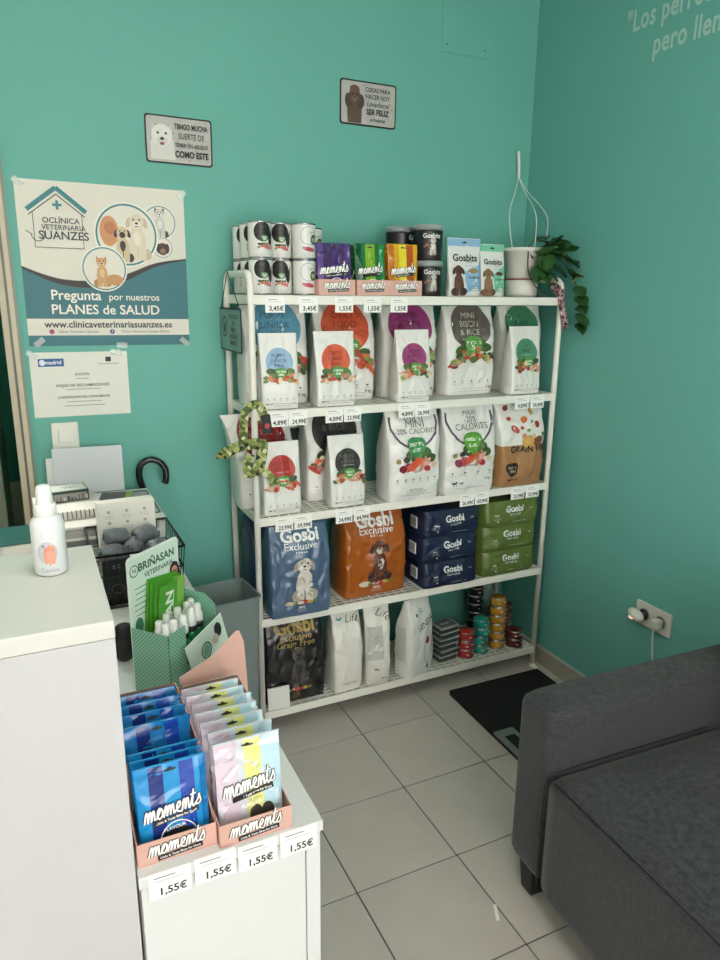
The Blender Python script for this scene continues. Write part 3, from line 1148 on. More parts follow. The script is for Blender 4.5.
def calorie_bag(label, x, wd, titles, seed, hy):
    t = thing('food_bag', label, 'bag', (x, .118 + .065, z), 0)
    h = .341
    b = Bag(wd, h, .13, seed, pinch=.55, wr=.0075, n=6, fs=.2, topd=.006)
    b.body(WHITEFILM, 'film', t, 64, 36)
    p = b.pr(.0014)
    p.ring(0, h * .88, wd * .415, wd * .452, ink('#5a4763'), 170, 370, 44)
    p.build('emblem', t)
    p = b.pr(.0026)
    for i, (s_, sz) in enumerate(titles):
        p.text(s_, .004, h * (.92 - .075 * i), sz, ink('#5d5e5f'), bold=-.003)
    tinylines(p, 0, h * (.90 - .075 * len(titles)) + .004, wd * .55, 1, .004, '#9a8f9d')
    p.build('title', t)
    p = b.pr(.0022)
    p.text('RECIPE', 0, h * .335, wd * .045, ink('#444845'), bold=.01)
    icons(p, 0, h * .25, wd * .72, 4 + seed % 3)
    if hy:
        animals(p, -wd * .25, h * .13, wd * .12)
        p.text('3 kg', wd * .32, h * .16, wd * .06, ink('#44484a'), bold=.01)
    else:
        p.text('light formula', 0, h * .13, wd * .055, ink('#44484a'))
        tinylines(p, 0, h * .10, wd * .4, 1, .004)
    tinylines(p, 0, h * .07, wd * .6, 1, .004)
    p.build('fine_print', t)
    p = b.pr(.003)
    for dx, dz, r, c in ((-.08, .11, .12, '#3f5a2c'), (.16, .13, .13, '#4b6a33'), (.02, .10, .09, '#6d8a48'), (.28, .05, .09, '#3c5a2e')):
        p.ell(dx * wd, h * .47 + dz * wd - .01, r * wd, r * wd * .85, ink(c), n=11, rings=2)
    for a, dx, L, c in ((.75, -.07, .17, '#cf4a2a'), (.65, 0, .16, '#d85a2c'), (1.1, .12, .15, '#c98a78'), (.9, .18, .13, '#d6a08c')):
        p.ell(dx * wd, h * .41, L * wd, .042 * wd, ink(c), rot=a, n=11, rings=2)
    for dx, dz, r, c in ((-.26, -.04, .075, '#7c1630'), (-.16, 0, .07, '#b24a54'), (.2, -.06, .06, '#a02236'), (.33, 0, .06, '#d8b7a0'), (-.34, .09, .05, '#9c8a58'), (-.2, .11, .06, '#3c3a30')):
        p.ell(dx * wd, h * .40 + dz * wd, r * wd, r * wd * .85, ink(c), n=10, rings=1)
    p.build('food_print', t)
    p = b.pr(.0052)
    badge(p, 0, h * .615, wd * .36, '#3f8a52' if not hy else '#5fa03a')
    p.build('badge', t)
calorie_bag('white food bag reading MINI 20% CALORIES with purple ring on the third shelf', .268, .225, [('LIGHT', .032), ('MINI', .040), ('-20% CALORIES', .026)], 14, False)
calorie_bag('white food bag reading 20% CALORIES with purple ring and small bright badge', .518, .240, [('MAXI', .028), ('-20%', .032), ('CALORIES', .034)], 15, True)

t = thing('food_bag', 'white and brown kraft food bag reading GRAIN FREE at the shelf end', 'bag', (.778, .205, z), .03)
b = Bag(.232, .341, .145, 16, pinch=.56, wr=.0080, n=6, fs=.15, topw=1.05)
KRAFT = mat('#a5794f', .6, var=.05, scale=16, bump=.2, bscale=60)
b.body(KRAFT, 'film', t, 48, 28, WHITEFILM, .52)
p = b.pr(.0016)
rr = random.Random(8)
for dx, dz, r, c, a in ((-.29, .92, .07, '#7c3326', .2), (-.27, .80, .05, '#bf3e34', 0), (-.18, .68, .085, '#b3402f', -.6), (.04, .78, .075, '#d5702a', .4), (-.03, .69, .045, '#b35e31', 0), (.3, .72, .06, '#8f2f2c', 1.2), (.0, .60, .055, '#cf8a78', .5), (.2, .87, .06, '#c2a061', 1.4), (.1, .66, .04, '#7d9a58', .3), (.18, .76, .03, '#5f8a4a', .9), (.19, .60, .04, '#b5b0a0', .2), (.1, .53, .16, '#d2a25a', .05), (.27, .535, .11, '#7c4a2a', .5), (.4, .60, .05, '#5f8a4a', 1.3)):
    p.ell(dx * .232, dz * .345, r * .232, r * .16, ink(c), rot=a, n=12, rings=2)
p.build('food_print', t)
p = b.pr(.0020)
p.text('GRAIN FREE', .028, .152, .036, ink('#231d1a'), bold=.028)
tinylines(p, .03, .132, .15, 1, .004, '#6b4c30', .003)
p.bar(-.105, .122, .112, .122, .0012, ink('#4a3520'))
p.bar(-.028, .04, -.028, .118, .001, ink('#d0b08c'))
tinylines(p, .04, .085, .07, 4, .012, '#7d5c3c', .0014)
animals(p, -.055, .030, .028, '#221c18')
p.build('lettering', t)
p = b.pr(.0024)
badge(p, -.060, .077, .062, '#1f1b19', tc='#b89a78')
p.build('badge', t)

# ------------------------------------------------------------------ coloured bags
def gosbi_bag(label, x, yf, z, wd, h, d, col, coat, dark, pale, seed, rz=0.0, txt='#e9e9e6', sub=('Exclusive',), earst='flop', big=.26, dz=0.0, pinch=.68):
    t = thing('food_bag', label, 'bag', (x, yf + d / 2, z), rz)
    b = Bag(wd, h, d, seed, pinch=pinch, wr=.0085, n=11, fs=.3, topw=.97, topd=.03, botw=.985, fall=1.5)
    b.body(mat(col, .30, var=.04, scale=14, bump=.3, bscale=30, coat=.25), 'film', t, 64, 38)
    p = b.pr(.0036)
    p.text('Gosbi', .0, h * .89, wd * big, ink(txt), bold=.035)
    for i, s_ in enumerate(sub):
        p.text(s_, 0, h * (.785 - .075 * i), wd * .145, ink(txt), bold=.004)
    for i in range(5):
        p.ell(-wd * .08 + wd * .04 * i, h * (.725 - .07 * (len(sub) - 1)), wd * .012, wd * .012, ink(txt), n=6, rings=1)
    p.build('lettering', t)
    p = b.pr(.0018)
    p.text('MINI', 0, h * .10, wd * .05, ink(txt), bold=.02)
    tinylines(p, 0, h * .075, wd * .18, 2, h * .022, txt)
    p.build('fine_print', t)
    p = b.pr(.0030)
    dog(p, .01, h * .17 + dz, h * .50, coat, dark, pale, ears=earst)
    p.build('dog_print', t)
    p = b.pr(.0062)
    for dx, c, r in ((-.2, '#c9bda6', .09), (-.1, '#5d6b3c', .06), (.02, '#a3283a', .09), (.13, '#c2a23c', .06), (.2, '#6d7f3f', .05), (-.03, '#d8cdb8', .06)):
        p.ell(dx * wd, h * .165, r * wd, r * wd * .45, ink(c), n=10, rings=1)
    p.build('food_print', t)
    return t
z = Z[3]
gosbi_bag('slate-blue food bag with white dog on the fourth shelf', -.198, .110, z, .232, .341, .125, '#4d6480', '#d3ccc0', '#a89f92', '#e2ddd4', 21, rz=-.015)
gosbi_bag('orange food bag with brown dog on the fourth shelf', .130, .165, z, .272, .335, .15, '#a4571c', '#5a3527', '#3d231b', '#c9bdb2', 22, rz=.03, big=.25)
t = thing('food_bag', 'dark navy food bag standing at the back beside the slate-blue bag', 'bag', (-.245, .345, z), .08)
b = Bag(.19, .341, .13, 23, pinch=.65, wr=.006, n=5)
b.body(mat('#2a3a55', .35, var=.05, bump=.3, bscale=30), 'film', t)
gosbi_bag('black food bag with grey dog and gold lettering on the bottom shelf', -.206, .160, Z[4], .240, .341, .135, '#17171a', '#4d4844', '#2c2927', '#2f2c2a', 24, txt='#b39a58', sub=('Exclusive', 'Grain Free'), earst='up', big=.28)

def block_bag(label, x, yf, z0, wd, h, d, col, seed, group, rz, side=False):
    """filled bag lying on its back, folded end to the front"""
    t = thing('food_bag', label, 'bag', (x, yf + d / 2, z0), rz, group)
    b = Bag(wd, h, d, seed, pinch=.70, wr=.0065, n=10, topd=d * .86, topw=.985, botw=.985, fs=.6)
    b.body(mat(col, .42, var=.05, scale=12, bump=.3, bscale=35), 'film', t, 60, 20)
    p = b.pr(.0026)
    p.text('Gosbi', .005, h * .66, .037, ink('#dfe0dd'), bold=.03)
    p.text('EXCLUSIVE', .008, h * .45, .0115, ink('#d3d4d0'), bold=.01)
    p.text('Adult', -wd * .29, h * .46, .009, ink('#d3d4d0'), bold=.02)
    tinylines(p, -wd * .29, h * .37, .035, 2, .006, '#b9bab6')
    p.ell(-wd * .27, h * .22, .0035, .0035, ink('#e6e6e3'), n=8, rings=1)
    p.text('3 kg', wd * .33, h * .62, .009, ink('#d3d4d0'), bold=.02)
    tinylines(p, .03, h * .16, .10, 1, .004, '#c2c3bf', .0018)
    p.build('lettering', t)
    if side:
        g = Geo()
        g.box((-wd / 2 - .0022, -d * .3, h * .28), (-wd / 2 + .002, -d * .12, h * .72), ink('#cfd0cc'))
        for i in range(5):
            g.box((-wd / 2 - .0026, -d * .28 + i * d * .032, h * .34), (-wd / 2 - .002, -d * .268 + i * d * .032, h * .66), ink('#222222'))
        g.build('barcode_sticker', t)
    return t
NG, OG = 'navy food bags stacked on the fourth shelf', 'olive-green food bags stacked on the fourth shelf'
NAMES = ['at the bottom of', 'in the middle of', 'on top of']
for k in range(3):
    block_bag('navy blue food bag lying flat %s its stack of three' % NAMES[k], .447 + (.004, -.006, .0)[k], .122 + (.0, .004, .002)[k], z + .1075 * k, .262 + .004 * k, .106, .26, '#16213d', 40 + k, NG, (.0, .03, .01)[k], True)
    block_bag('olive-green food bag lying flat %s its stack of three' % NAMES[k], .742 + (0, .004, .002)[k], .134 + (.0, .006, .0)[k], z + .1075 * k, .282, .106, .26, '#5c6e33', 50 + k, OG, (.02, .0, .02)[k])

# ------------------------------------------------------------------ bottom shelf
z = Z[4]
OFFW = mat('#dedbd2', .4, var=.03, scale=12, bump=.3, bscale=40)
def plain_bag(label, x, yf, wd, h, d, seed, design, rz=0.0, fold=None, m=None, kw=None):
    t = thing('food_bag', label, 'bag', (x, yf + d / 2, z), rz)
    b = Bag(wd, h, d, seed, **(kw or dict(pinch=.55, wr=.0085, n=4.5, fs=.1)))
    b.body(m or OFFW, 'film', t)
    p = b.pr(.0018)
    design(p, b)
    p.build('lettering', t)
    return t
def d1(p, b):
    w_, h = b.w, b.h
    p.text('Life', .02, h * .88, .04, ink('#3a3d3f'), bold=-.01, shear=.3)
    for s_ in (-1, 1):
        p.ell(-.032 + s_ * .006, h * .90, .008, .004, ink('#1f8f96'), rot=s_ * .8, n=8, rings=1)
    tinylines(p, 0, h * .12, w_ * .5, 2, .008, '#4a4a48', .0016)
def d2(p, b):
    w_, h = b.w, b.h
    p.text('Life', .022, h * .87, .045, ink('#3a3d3f'), bold=-.01, shear=.3, rot=-.5)
    p.rect(-w_ * .42, h * .34, w_ * .18, h * .74, ink('#bdbbb5'))
    for i in range(14):
        p.bar(-w_ * .38, h * (.36 + .027 * i), w_ * .14, h * (.36 + .027 * i), .001, ink('#8d8b86'))
    p.text('vita', -w_ * .1, h * .22, .014, ink('#3a3a3a'), bold=.02)
    animals(p, w_ * .2, h * .10, .014)
plain_bag('off-white food bag with teal leaf mark next to the black bag', .004, .140, .128, .335, .110, 61, d1, rz=.10)
plain_bag('off-white food bag with grey text panel on the bottom shelf', .140, .134, .110, .335, .110, 62, d2, rz=-.12)
def d3(p, b):
    w_, h = b.w, b.h
    p.text('LENDA', .012, h * .66, .034, ink('#26262a'), bold=.0, shear=.1, rot=.35, wide=.9)
    p.ring(-.002, h * .82, .010, .0115, ink('#4a4a4e'))
    p.ell(-.002, h * .82, .004, .004, ink('#4a4a4e'), n=6, rings=1)
    p.ell(-.035, h * .80, .005, .008, ink('#4a4a4e'), n=6, rings=1)
    p.ell(.022, h * .44, .011, .017, ink('#7e1f2f'), n=14, rings=2)
    for a, c in (((.03, .56), (.045, .50)), ((.045, .5), (.05, .35)), ((.05, .35), (.03, .26)), ((.012, .26), (.0, .18)), ((.0, .18), (.02, .15)), ((.02, .15), (.03, .22))):
        p.bar(a[0], h * a[1], c[0], h * c[1], .002, ink('#4a4a4e'))
    p.ell(.018, h * .10, .006, .012, ink('#3a3a3e'), rot=-.3, n=8, rings=1)
t = plain_bag('white food bag turned sideways with dark red spot beside the food trays', .318, .128, .160, .335, .105, 63, d3, rz=.42, m=WHITEFILM, kw=dict(pinch=.6, wr=.007, n=4.5, fs=.1, topd=.02, topw=.9))
# text on the gusset side of that bag
p = Print(plane_map((-.0815, .045, 0), (0, -1, 0), (0, 0, 1)), .0012)
tinylines(p, .045, .22, .055, 20, .0075, '#77777a', .0014)
p.build('side_text', t)

TRAYF = mat('#b4b8b6', .3, .5, var=.25, scale=60, key='tray_film')
def food_tray(label, x, y, z0, rz, group):
    t = thing('food_tray', label, 'tray', (x, y, z0), rz, group)
    g = Geo()
    g.box((-.048, -.036, 0), (.048, .036, .022), mat('#4d5553', .35, .3, var=.2, scale=70), bev=.006)
    g.build('tray', t)
    g = Geo()
    g.box((-.052, -.040, .022), (.052, .040, .0265), TRAYF, bev=.002)
    g.build('lid', t)
    p = Print(plane_map((0, 0, .0265), (1, 0, 0), (0, 1, 0)), .0004)
    p.rect(-.04, -.03, .04, .03, ink('#5d6462'))
    p.text('Gosbi', 0, 0, .02, ink('#d5d6d2'), bold=.02)
    p.build('lettering', t)
    p = Print(plane_map((0, -.0402, .0245)), .0003)
    p.rect(-.046, -.0018, .046, .0018, ink('#c5c8c6'))
    p.build('side_text', t)
    return t
tr = food_tray('flat grey pet food tray under others in the stack beside red cans', .490, .215, z, .12, 'food trays stacked on the bottom shelf')
for k in range(1, 6):
    copy_tree(tr, (.490 + .003 * math.sin(k * 2), .215 + .002 * math.cos(k * 3), z + .0268 * k), (0, 0, .12 + .03 * math.sin(k * 1.7)), None if k < 5 else 'topmost flat grey pet food tray of the stack beside red cans')

def small_can(col, dark, label, group, x, y, n, z0=z, ht=.0395, r=.035, name='small_can'):
    t = thing(name, label, 'can', (x, y, z0), .3, group)
    g = Geo()
    g.lathe([(r - .002, .002), (r, .004), (r, ht - .005), (r - .002, ht - .002)], mat(col, .4, var=.04), n=28)
    g.build('body', t)
    g = Geo()
    g.lathe([(r - .003, 0), (r + .0008, .001), (r + .0008, .003), (r - .001, .004)], TIN, n=28)
    g.build('bottom_rim', t)
    g = Geo()
    g.lathe([(r - .001, ht - .005), (r + .0008, ht - .003), (r + .0006, ht - .0005), (r - .002, ht), (r - .004, ht - .003), (.002, ht - .003)], TIN, n=28)
    g.build('lid', t)
    p = Print(cyl_map(r), .0004, .0001)
    p.rect(-.005, .006, .028, ht - .007, ink(dark), .004)
    p.text('Gosbi', .012, ht * .62, .0125, ink('#e6e0d2'), bold=.03)
    tinylines(p, .012, ht * .34, .024, 2, .005, '#e0d8c8', .002)
    p.text('85g', -.020, ht * .5, .009, ink('#e6e0d2'), bold=.02)
    p.build('lettering', t)
    rr = random.Random(label)
    for k in range(1, n):
        copy_tree(t, (x + rr.uniform(-.0015, .0015), y + rr.uniform(-.0015, .0015), z0 + k * (ht + .0004)), (0, 0, .3 + rr.uniform(-.35, .35)), label.replace('food can in', 'food can at the top of' if k == n - 1 else 'food can in the middle of'))
    t['label'] = label.replace('food can in', 'food can at the bottom of')
small_can('#b5302c', '#8c1f20', 'small red food can in the stack of three next to the trays', 'red cans stacked on the bottom shelf', .585, .188, 3)
small_can('#1e8f83', '#177468', 'small teal food can in the stack of four by the red cans', 'teal cans stacked on the bottom shelf', .666, .196, 4)
small_can('#c18a2c', '#a8741f', 'small mustard yellow food can in the tall stack of six', 'yellow cans stacked on the bottom shelf', .757, .205, 6)
small_can('#5b2420', '#43181a', 'small dark red food can in the short front stack of two', 'dark red cans in front on the bottom shelf', .838, .178, 2)
small_can('#6a2a24', '#4a1b1c', 'small dark red food can in the rear stack by the wall', 'dark red cans at the back of the bottom shelf', .852, .285, 4)
small_can('#191a1c', '#101012', 'small black food can in the stack behind the teal cans', 'black cans at the back of the bottom shelf', .735, .345, 6)
t = thing('glass_jar', 'tall clear jar at the back of the bottom shelf behind the yellow cans', 'jar', (.826, .375, z))
g = Geo()
g.lathe([(.03, 0), (.033, .004), (.033, .215), (.028, .225), (.028, .24)], clear('#cfe0dc', .20, .35, 'jar_glass'), n=28)
g.build('body', t)
g = Geo()
g.lathe([(.030, .238), (.031, .24), (.031, .258), (.029, .26)], mat('#b9bdb9', .35, .5, var=.03), n=28)
g.build('lid', t)
t = thing('paper_card', 'white folded paper card leaning on the black bag, bottom shelf corner', 'card', (-.285, .1325, Z[4]), -.05, None, R_(-5))
g = Geo()
g.box((-.042, -.001, 0), (.042, .0008, .088), mat('#e3e1dc', .6, var=.02))
g.build('front_leaf', t)
g = Geo()
g.box((-.042, .0008, .086), (.042, .004, .088), mat('#e3e1dc', .6, var=.02))
g.build('fold', t)

# ------------------------------------------------------------------ plant pot on the top shelf
POT = mat('#dcd8cf', .4, var=.02)
px_, py_ = .832, .285
t = thing('hanging_planter', 'white plastic hanging planter with wire hanger and trailing green leaves', 'planter', (px_, py_, Z[0]))
g = Geo()
g.lathe([(.056, 0), (.063, .01), (.066, .062), (.062, .066)], POT, n=36)
g.build('saucer', t)
g = Geo()
g.lathe([(.0665, .066), (.0672, .067), (.0672, .0695), (.0665, .0705)], mat('#8e4a42', .5, var=.02), n=36)
g.build('band', t)
g = Geo()
g.lathe([(.058, .0705), (.062, .076), (.078, .172), (.084, .173), (.085, .188), (.081, .189), (.077, .175), (.060, .16)], POT, n=36)
g.build('pot', t)
g = Geo()
g.lathe([(.0745, .160), (.0745, .166), (.01, .170)], mat('#3b2b20', .9, var=.3, scale=80), n=24)
g.build('soil', t)
HK = Vector((.080, .170, .505))
WIRE = mat('#dfe3df', .4, var=.02)
for a in (200, 262, 345):
    q = Vector((.082 * math.cos(R_(a)), .082 * math.sin(R_(a)), .182))
    g = Geo()
    g.tube(smooth_path([q, q * .82 + HK * .18 + Vector((q.x * .42, q.y * .3, .07)), q * .25 + HK * .75 + Vector((q.x * .12, q.y * .1, .0)), HK + Vector((0, 0, -.02))], 8), .0017, WIRE, n=6)
    g.build('hanger_wire', t)
g = Geo()
g.tube(smooth_path([HK + Vector((0, 0, -.025)), HK, HK + Vector((-.002, 0, .03)), HK + Vector((-.006, 0, .06)), HK + Vector((-.004, .004, .073)), HK + Vector((.0, .01, .068))], 6), .006, WIRE, n=8)
g.build('hanger_hook', t)
LEAF = mat('#2c5426', .35, var=.2, scale=25, coat=.15)
LEAF2 = mat('#93a53a', .4, var=.1, scale=25)
def leaf_mesh(L, W, m):
    g = Geo()
    V, F = [], []
    n = 8
    for i in range(n + 1):
        s_ = i / n
        ww = W * .5 * math.sin(PI * s_ ** .75) ** .8 if 0 < s_ < 1 else .0005
        for k in (-1, -.5, 0, .5, 1):
            V.append((k * ww, s_ * L, -.18 * L * s_ * s_ + .12 * W * abs(k)))
    for i in range(n):
        for k in range(4):
            F.append((i * 5 + k, i * 5 + k + 1, i * 5 + 6 + k, i * 5 + 5 + k))
    g.add(V, F, m, True)
    V2 = [(x, y, zz - .0012) for x, y, zz in V]
    g.add(V2, [f[::-1] for f in F], m, True)
    return g
def place_leaf(o, base, d, roll_, sc):
    d = Vector(d).normalized()
    qt = d.to_track_quat('Y', 'Z')
    o.rotation_mode = 'QUATERNION'
    from mathutils import Quaternion
    o.rotation_quaternion = qt @ Quaternion((0, 1, 0), roll_)
    o.location = base
    o.scale = (sc, sc, sc)
lf0 = leaf_mesh(.072, .058, LEAF).build('leaf', t)
rr = random.Random(4)
stems = [[(.03, -.03, .168), (.065, -.075, .205), (.10, -.12, .16), (.115, -.15, .10)],
         [(.04, -.02, .168), (.085, -.06, .215), (.115, -.10, .19), (.128, -.135, .13)],
         [(.0, .0, .168), (.02, -.03, .215), (.035, -.05, .225)],
         [(.02, -.04, .168), (.03, -.095, .16), (.018, -.115, .11), (.0, -.12, .075)],
         [(.05, -.04, .168), (.10, -.13, .13), (.12, -.19, .04), (.118, -.215, -.05), (.115, -.22, -.10)]]
LEAFY = [(.02, .160, -.2, -.5), (.035, .185, .3, .6), (.05, .15, .9, .1), (.055, .125, .8, -.5), (.02, .10, .2, -.9), (.0, .115, -.5, -.8), (.045, .19, .9, .5), (.00, .150, .2, .3), (.04, .17, .8, .2), (.01, .14, .1, -.7)]
first = True
for si, st in enumerate(stems):
    P = smooth_path(st, 5)
    g = Geo()
    g.tube(P, .0022, mat('#4a5a2c', .6, var=.1), n=6)
    g.build('stem', t)
    for k in range(2, len(P), 3 if si < 4 else 2):
        if si == 4 and k < 7:
            continue
        if first:
            o = lf0
            first = False
        else:
            o = lf0.copy()
            C.objects.link(o)
        s_ = 1 if k % 2 else -1
        d = Vector((.25 + .45 * s_, -.75, -.25 + rr.uniform(-.35, .35)))
        place_leaf(o, P[k], d, rr.uniform(-.5, .5), rr.uniform(.85, 1.2))
for bx_, bz_, dx_, dz_ in LEAFY:
    o = lf0.copy()
    C.objects.link(o)
    place_leaf(o, (bx_, -.098 - .012 * rr.random(), bz_), (dx_, -.45, dz_), rr.uniform(-.4, .4), rr.uniform(.95, 1.25))
o = leaf_mesh(.06, .05, LEAF2).build('leaf', t)
o['label'] = 'yellow-green leaf'
place_leaf(o, (.112, -.175, .055), (.2, -.55, .8), .3, .9)
g = Geo()
g.tube(smooth_path([(.02, -.02, .17), (-.03, -.07, .18), (-.04, -.088, .10), (-.01, -.09, .05), (.02, -.10, .02), (.045, -.10, .012)], 6), .0025, mat('#4d3a28', .7, var=.1), n=6)
g.build('dry_stem', t)

# patterned fabric band on the right frame
PAT = spotted('#3a2d33', [(.35, '#b48a90'), (.6, '#7d4a58'), (.8, '#d5c7c4')], 'patterned_fabric', 160)
t = thing('fabric_collar', 'pink and black patterned fabric collar hung on the shelf frame below the planter', 'collar', (SXR, SYF + .01, 1.5))
g = Geo()
g.ribbon(smooth_path([(-.018, -.016, .150), (-.014, -.020, .10), (.0, -.022, .05), (.012, -.021, .015), (.016, -.018, .0)], 6), (0, -1, 0), .028, .004, PAT)
g.build('band', t)
g = Geo()
g.ribbon(smooth_path([(-.022, -.020, .150), (-.034, .0, .158), (-.008, .034, .155), (.030, .024, .09), (.034, .004, .03), (.020, -.020, .0)], 6), [(math.cos(a), math.sin(a) - .4, .2) for a in [i * .1 for i in range(31)]], .024, .004, PAT)
g.build('back_band', t)

# camouflage harness on the left post
CAMO = spotted('#7c8a4a', [(.28, '#4f5c2f'), (.5, '#a3a86a'), (.74, '#c9c8a0'), (.9, '#23261c')], 'camouflage_webbing', 75)
t = thing('dog_harness', 'camouflage green dog harness hanging on the left post of the shelf', 'harness', (SXL, SYF + .01, 1.0))
F_ = (-.25, -1, 0)
g = Geo()
g.ribbon(smooth_path([(-.045, -.018, .12), (-.044, -.020, .19), (-.035, -.022, .245), (-.005, -.022, .268), (.02, -.021, .25), (.03, -.020, .205)], 6), F_, .028, .004, CAMO)
g.build('neck_strap', t)
g = Geo()
g.ribbon(smooth_path([(.03, -.020, .13), (.0, -.024, .135), (-.045, -.026, .135), (-.09, -.020, .12), (-.115, .0, .10), (-.11, .03, .085)], 6), F_, .036, .005, CAMO)
g.build('chest_strap', t)
g = Geo()
g.ribbon(smooth_path([(.018, -.024, .14), (.015, -.026, .10), (.005, -.026, .06), (-.012, -.022, .03)], 6), F_, .036, .005, CAMO)
g.build('belly_strap', t)
g = Geo()
g.ribbon(smooth_path([(-.03, -.022, .03), (-.005, -.030, .042), (.02, -.030, .04), (.045, -.028, .015), (.058, -.024, -.01)], 6), F_, .026, .005, CAMO)
g.build('girth_strap', t)
g = Geo()
g.ribbon(smooth_path([(-.02, -.018, .10), (-.035, -.015, .06), (-.03, -.017, .02)], 6), F_, .028, .004, CAMO)
g.build('side_strap', t)
g = Geo()
g.mx = Matrix.Translation((.034, -.026, .20)) @ Matrix.Rotation(-.12, 4, 'Y')
g.box((-.016, -.006, -.032), (.016, .006, .032), mat('#17181a', .4, var=.03), bev=.004)
bk = g.build('buckle', t)
p = Print(plane_map((.034, -.032, .195)), .0006)
p.ell(0, 0, .009, .009, ink('#b5343a'))
p.build('button', bk)

# small plaque hung on the left end of the unit
t = thing('hanging_plaque', 'grey metal plaque with paw emblem hung at the left end of the shelf', 'plaque', (SXL - .020, .322, 1.425))
g = Geo()
PLQ = mat('#7d9a93', .45, .2, var=.1, scale=18)
g.prism(rrect(.270, .148, .010), -.0012, .0012, mat('#1f2a2a', .5, var=.05), f=lambda v: (v[1], v[0], v[2] + .074))
g.build('plate', t)
p = Print(plane_map((-.0012, 0, .074), (0, -1, 0), (0, 0, 1)), .0004)
p.poly(rrect(.258, .136, .007), PLQ)
p.ring(-.07, .01, .030, .036, ink('#33403f'))
p.ell(-.07, 0, .012, .011, ink('#33403f'))
for dx in (-.014, -.005, .005, .014):
    p.ell(-.07 + dx, .018 - abs(dx) * .3, .0038, .006, ink('#33403f'), n=8, rings=1)
for i, s_ in enumerate(('HOGAR DE', 'UN', 'PERRO', 'ADORABLE', 'MIMADO')):
    p.text(s_, .045, .045 - .022 * i, .021, ink('#27302f'), bold=.02)
p.build('lettering', t)
g = Geo()
g.tube([(0, .12, .146), (.004, .03, .268), (0, -.12, .146)], .0014, mat('#3b3b38', .6, var=0), n=6)
g.build('cord', t)

# ------------------------------------------------------------------ things on the back wall
def tape(x, z_, rot, parent, w_=.035, h_=.018):
    g = Geo()
    g.mx = Matrix.Translation((x, -.0022, z_)) @ Matrix.Rotation(rot, 4, 'Y')
    g.box((-w_ / 2, -.0004, -h_ / 2), (w_ / 2, .0004, h_ / 2), clear('#e8efe9', .35, .2, 'sticky_tape'))
    g.build('tape', parent)
PW, PH = .523, .515
t = thing('poster', 'clinic poster with dogs and cats in round pictures, taped to teal wall', 'poster', (-.7425, YB, 1.445), R_(0), None, 0, R_(.5))
g = Geo()
g.box((-PW / 2, -.0016, 0), (PW / 2, -.0004, PH), mat('#dcd7ca', .55, var=.015, scale=6))
g.build('sheet', t)
p = Print(plane_map((-PW / 2, -.0016, 0)), .0004, .00008)
PT = ink('#2f6d76')
BRN = ink('#2e2622')
def wave(off):
    K = [(0, .487), (.12, .44), (.25, .41), (.42, .41), (.6, .45), (.8, .53), (1, .565)]
    P = smooth_path([(u, v, 0) for u, v in K], 5)
    return [(q.x * PW, PH * (q.y + off)) for q in P]
up_ = wave(.004)
V = [(x, .075) for x, _ in up_] + up_
n = len(up_)
p.raw(V, [(i, i + 1, n + i + 1, n + i) for i in range(n - 1)], BRN)
lo_ = [(x, y - .003 - .018 * max(0, math.sin(PI * (x / PW * .9 + .1))) ** 1.5) for x, y in wave(0)]
V = [(x, .075) for x, _ in lo_] + lo_
p.raw(V, [(i, i + 1, n + i + 1, n + i) for i in range(n - 1)], PT)
p.rect(0, .034, PW, .088, ink('#dcd7ca'))
p.rect(0, 0, PW, .034, PT)
p.build('artwork', t)
p = Print(plane_map((-PW / 2, -.0016, 0)), .0014, .00008)
W_ = ink('#e9e4d8')
p.text('Pregunta', .156, .163, .044, W_, bold=.014)
p.text('por nuestros', .342, .160, .032, W_, bold=.008)
p.text('PLANES de SALUD', .250, .117, .0435, W_, bold=.014)
p.text('www.clinicaveterinariasuanzes.es', .258, .069, .031, ink('#243338'), bold=.02)
p.ell(.072, .046, .008, .008, ink('#a33a72'))
p.text('Clínica Veterinaria Suanzes', .155, .046, .0115, ink('#39464a'))
p.ell(.262, .046, .008, .008, ink('#2b4a7c'))
p.text('f', .262, .046, .012, W_, bold=.02)
p.text('Clínica Veterinaria Suanzes Madrid', .372, .046, .0115, ink('#39464a'))
INK = ink('#22363a')
p.text('OCLÍNICA', .128, .395, .024, INK, bold=.012)
p.text('VETERINARIA', .135, .374, .022, INK, bold=.012)
p.text('SUANZES', .134, .349, .036, INK, bold=.012)
p.build('lettering', t)
p = Print(plane_map((-PW / 2, -.0016, 0)), .0014, .00008)
HT = ink('#2f7a80')
HX = -.026
for a, b_, w_, c_ in (((.055, .425), (.145, .495), .014, HT), ((.145, .495), (.232, .425), .014, HT), ((.060, .410), (.145, .475), .003, INK), ((.145, .475), (.227, .410), .003, INK),
                      ((.072, .42), (.072, .312), .002, INK), ((.072, .312), (.218, .312), .002, INK), ((.218, .312), (.218, .42), .002, INK), ((.132, .443), (.160, .443), .008, HT), ((.146, .429), (.146, .457), .008, HT), ((.048, .362), (.066, .350), .0025, INK)):
    p.bar(a[0] + HX, a[1], b_[0] + HX, b_[1], w_, c_)
p.ring(.083 + HX, .350, .018, .0205, INK, 180, 400)
p.build('house_logo', t)
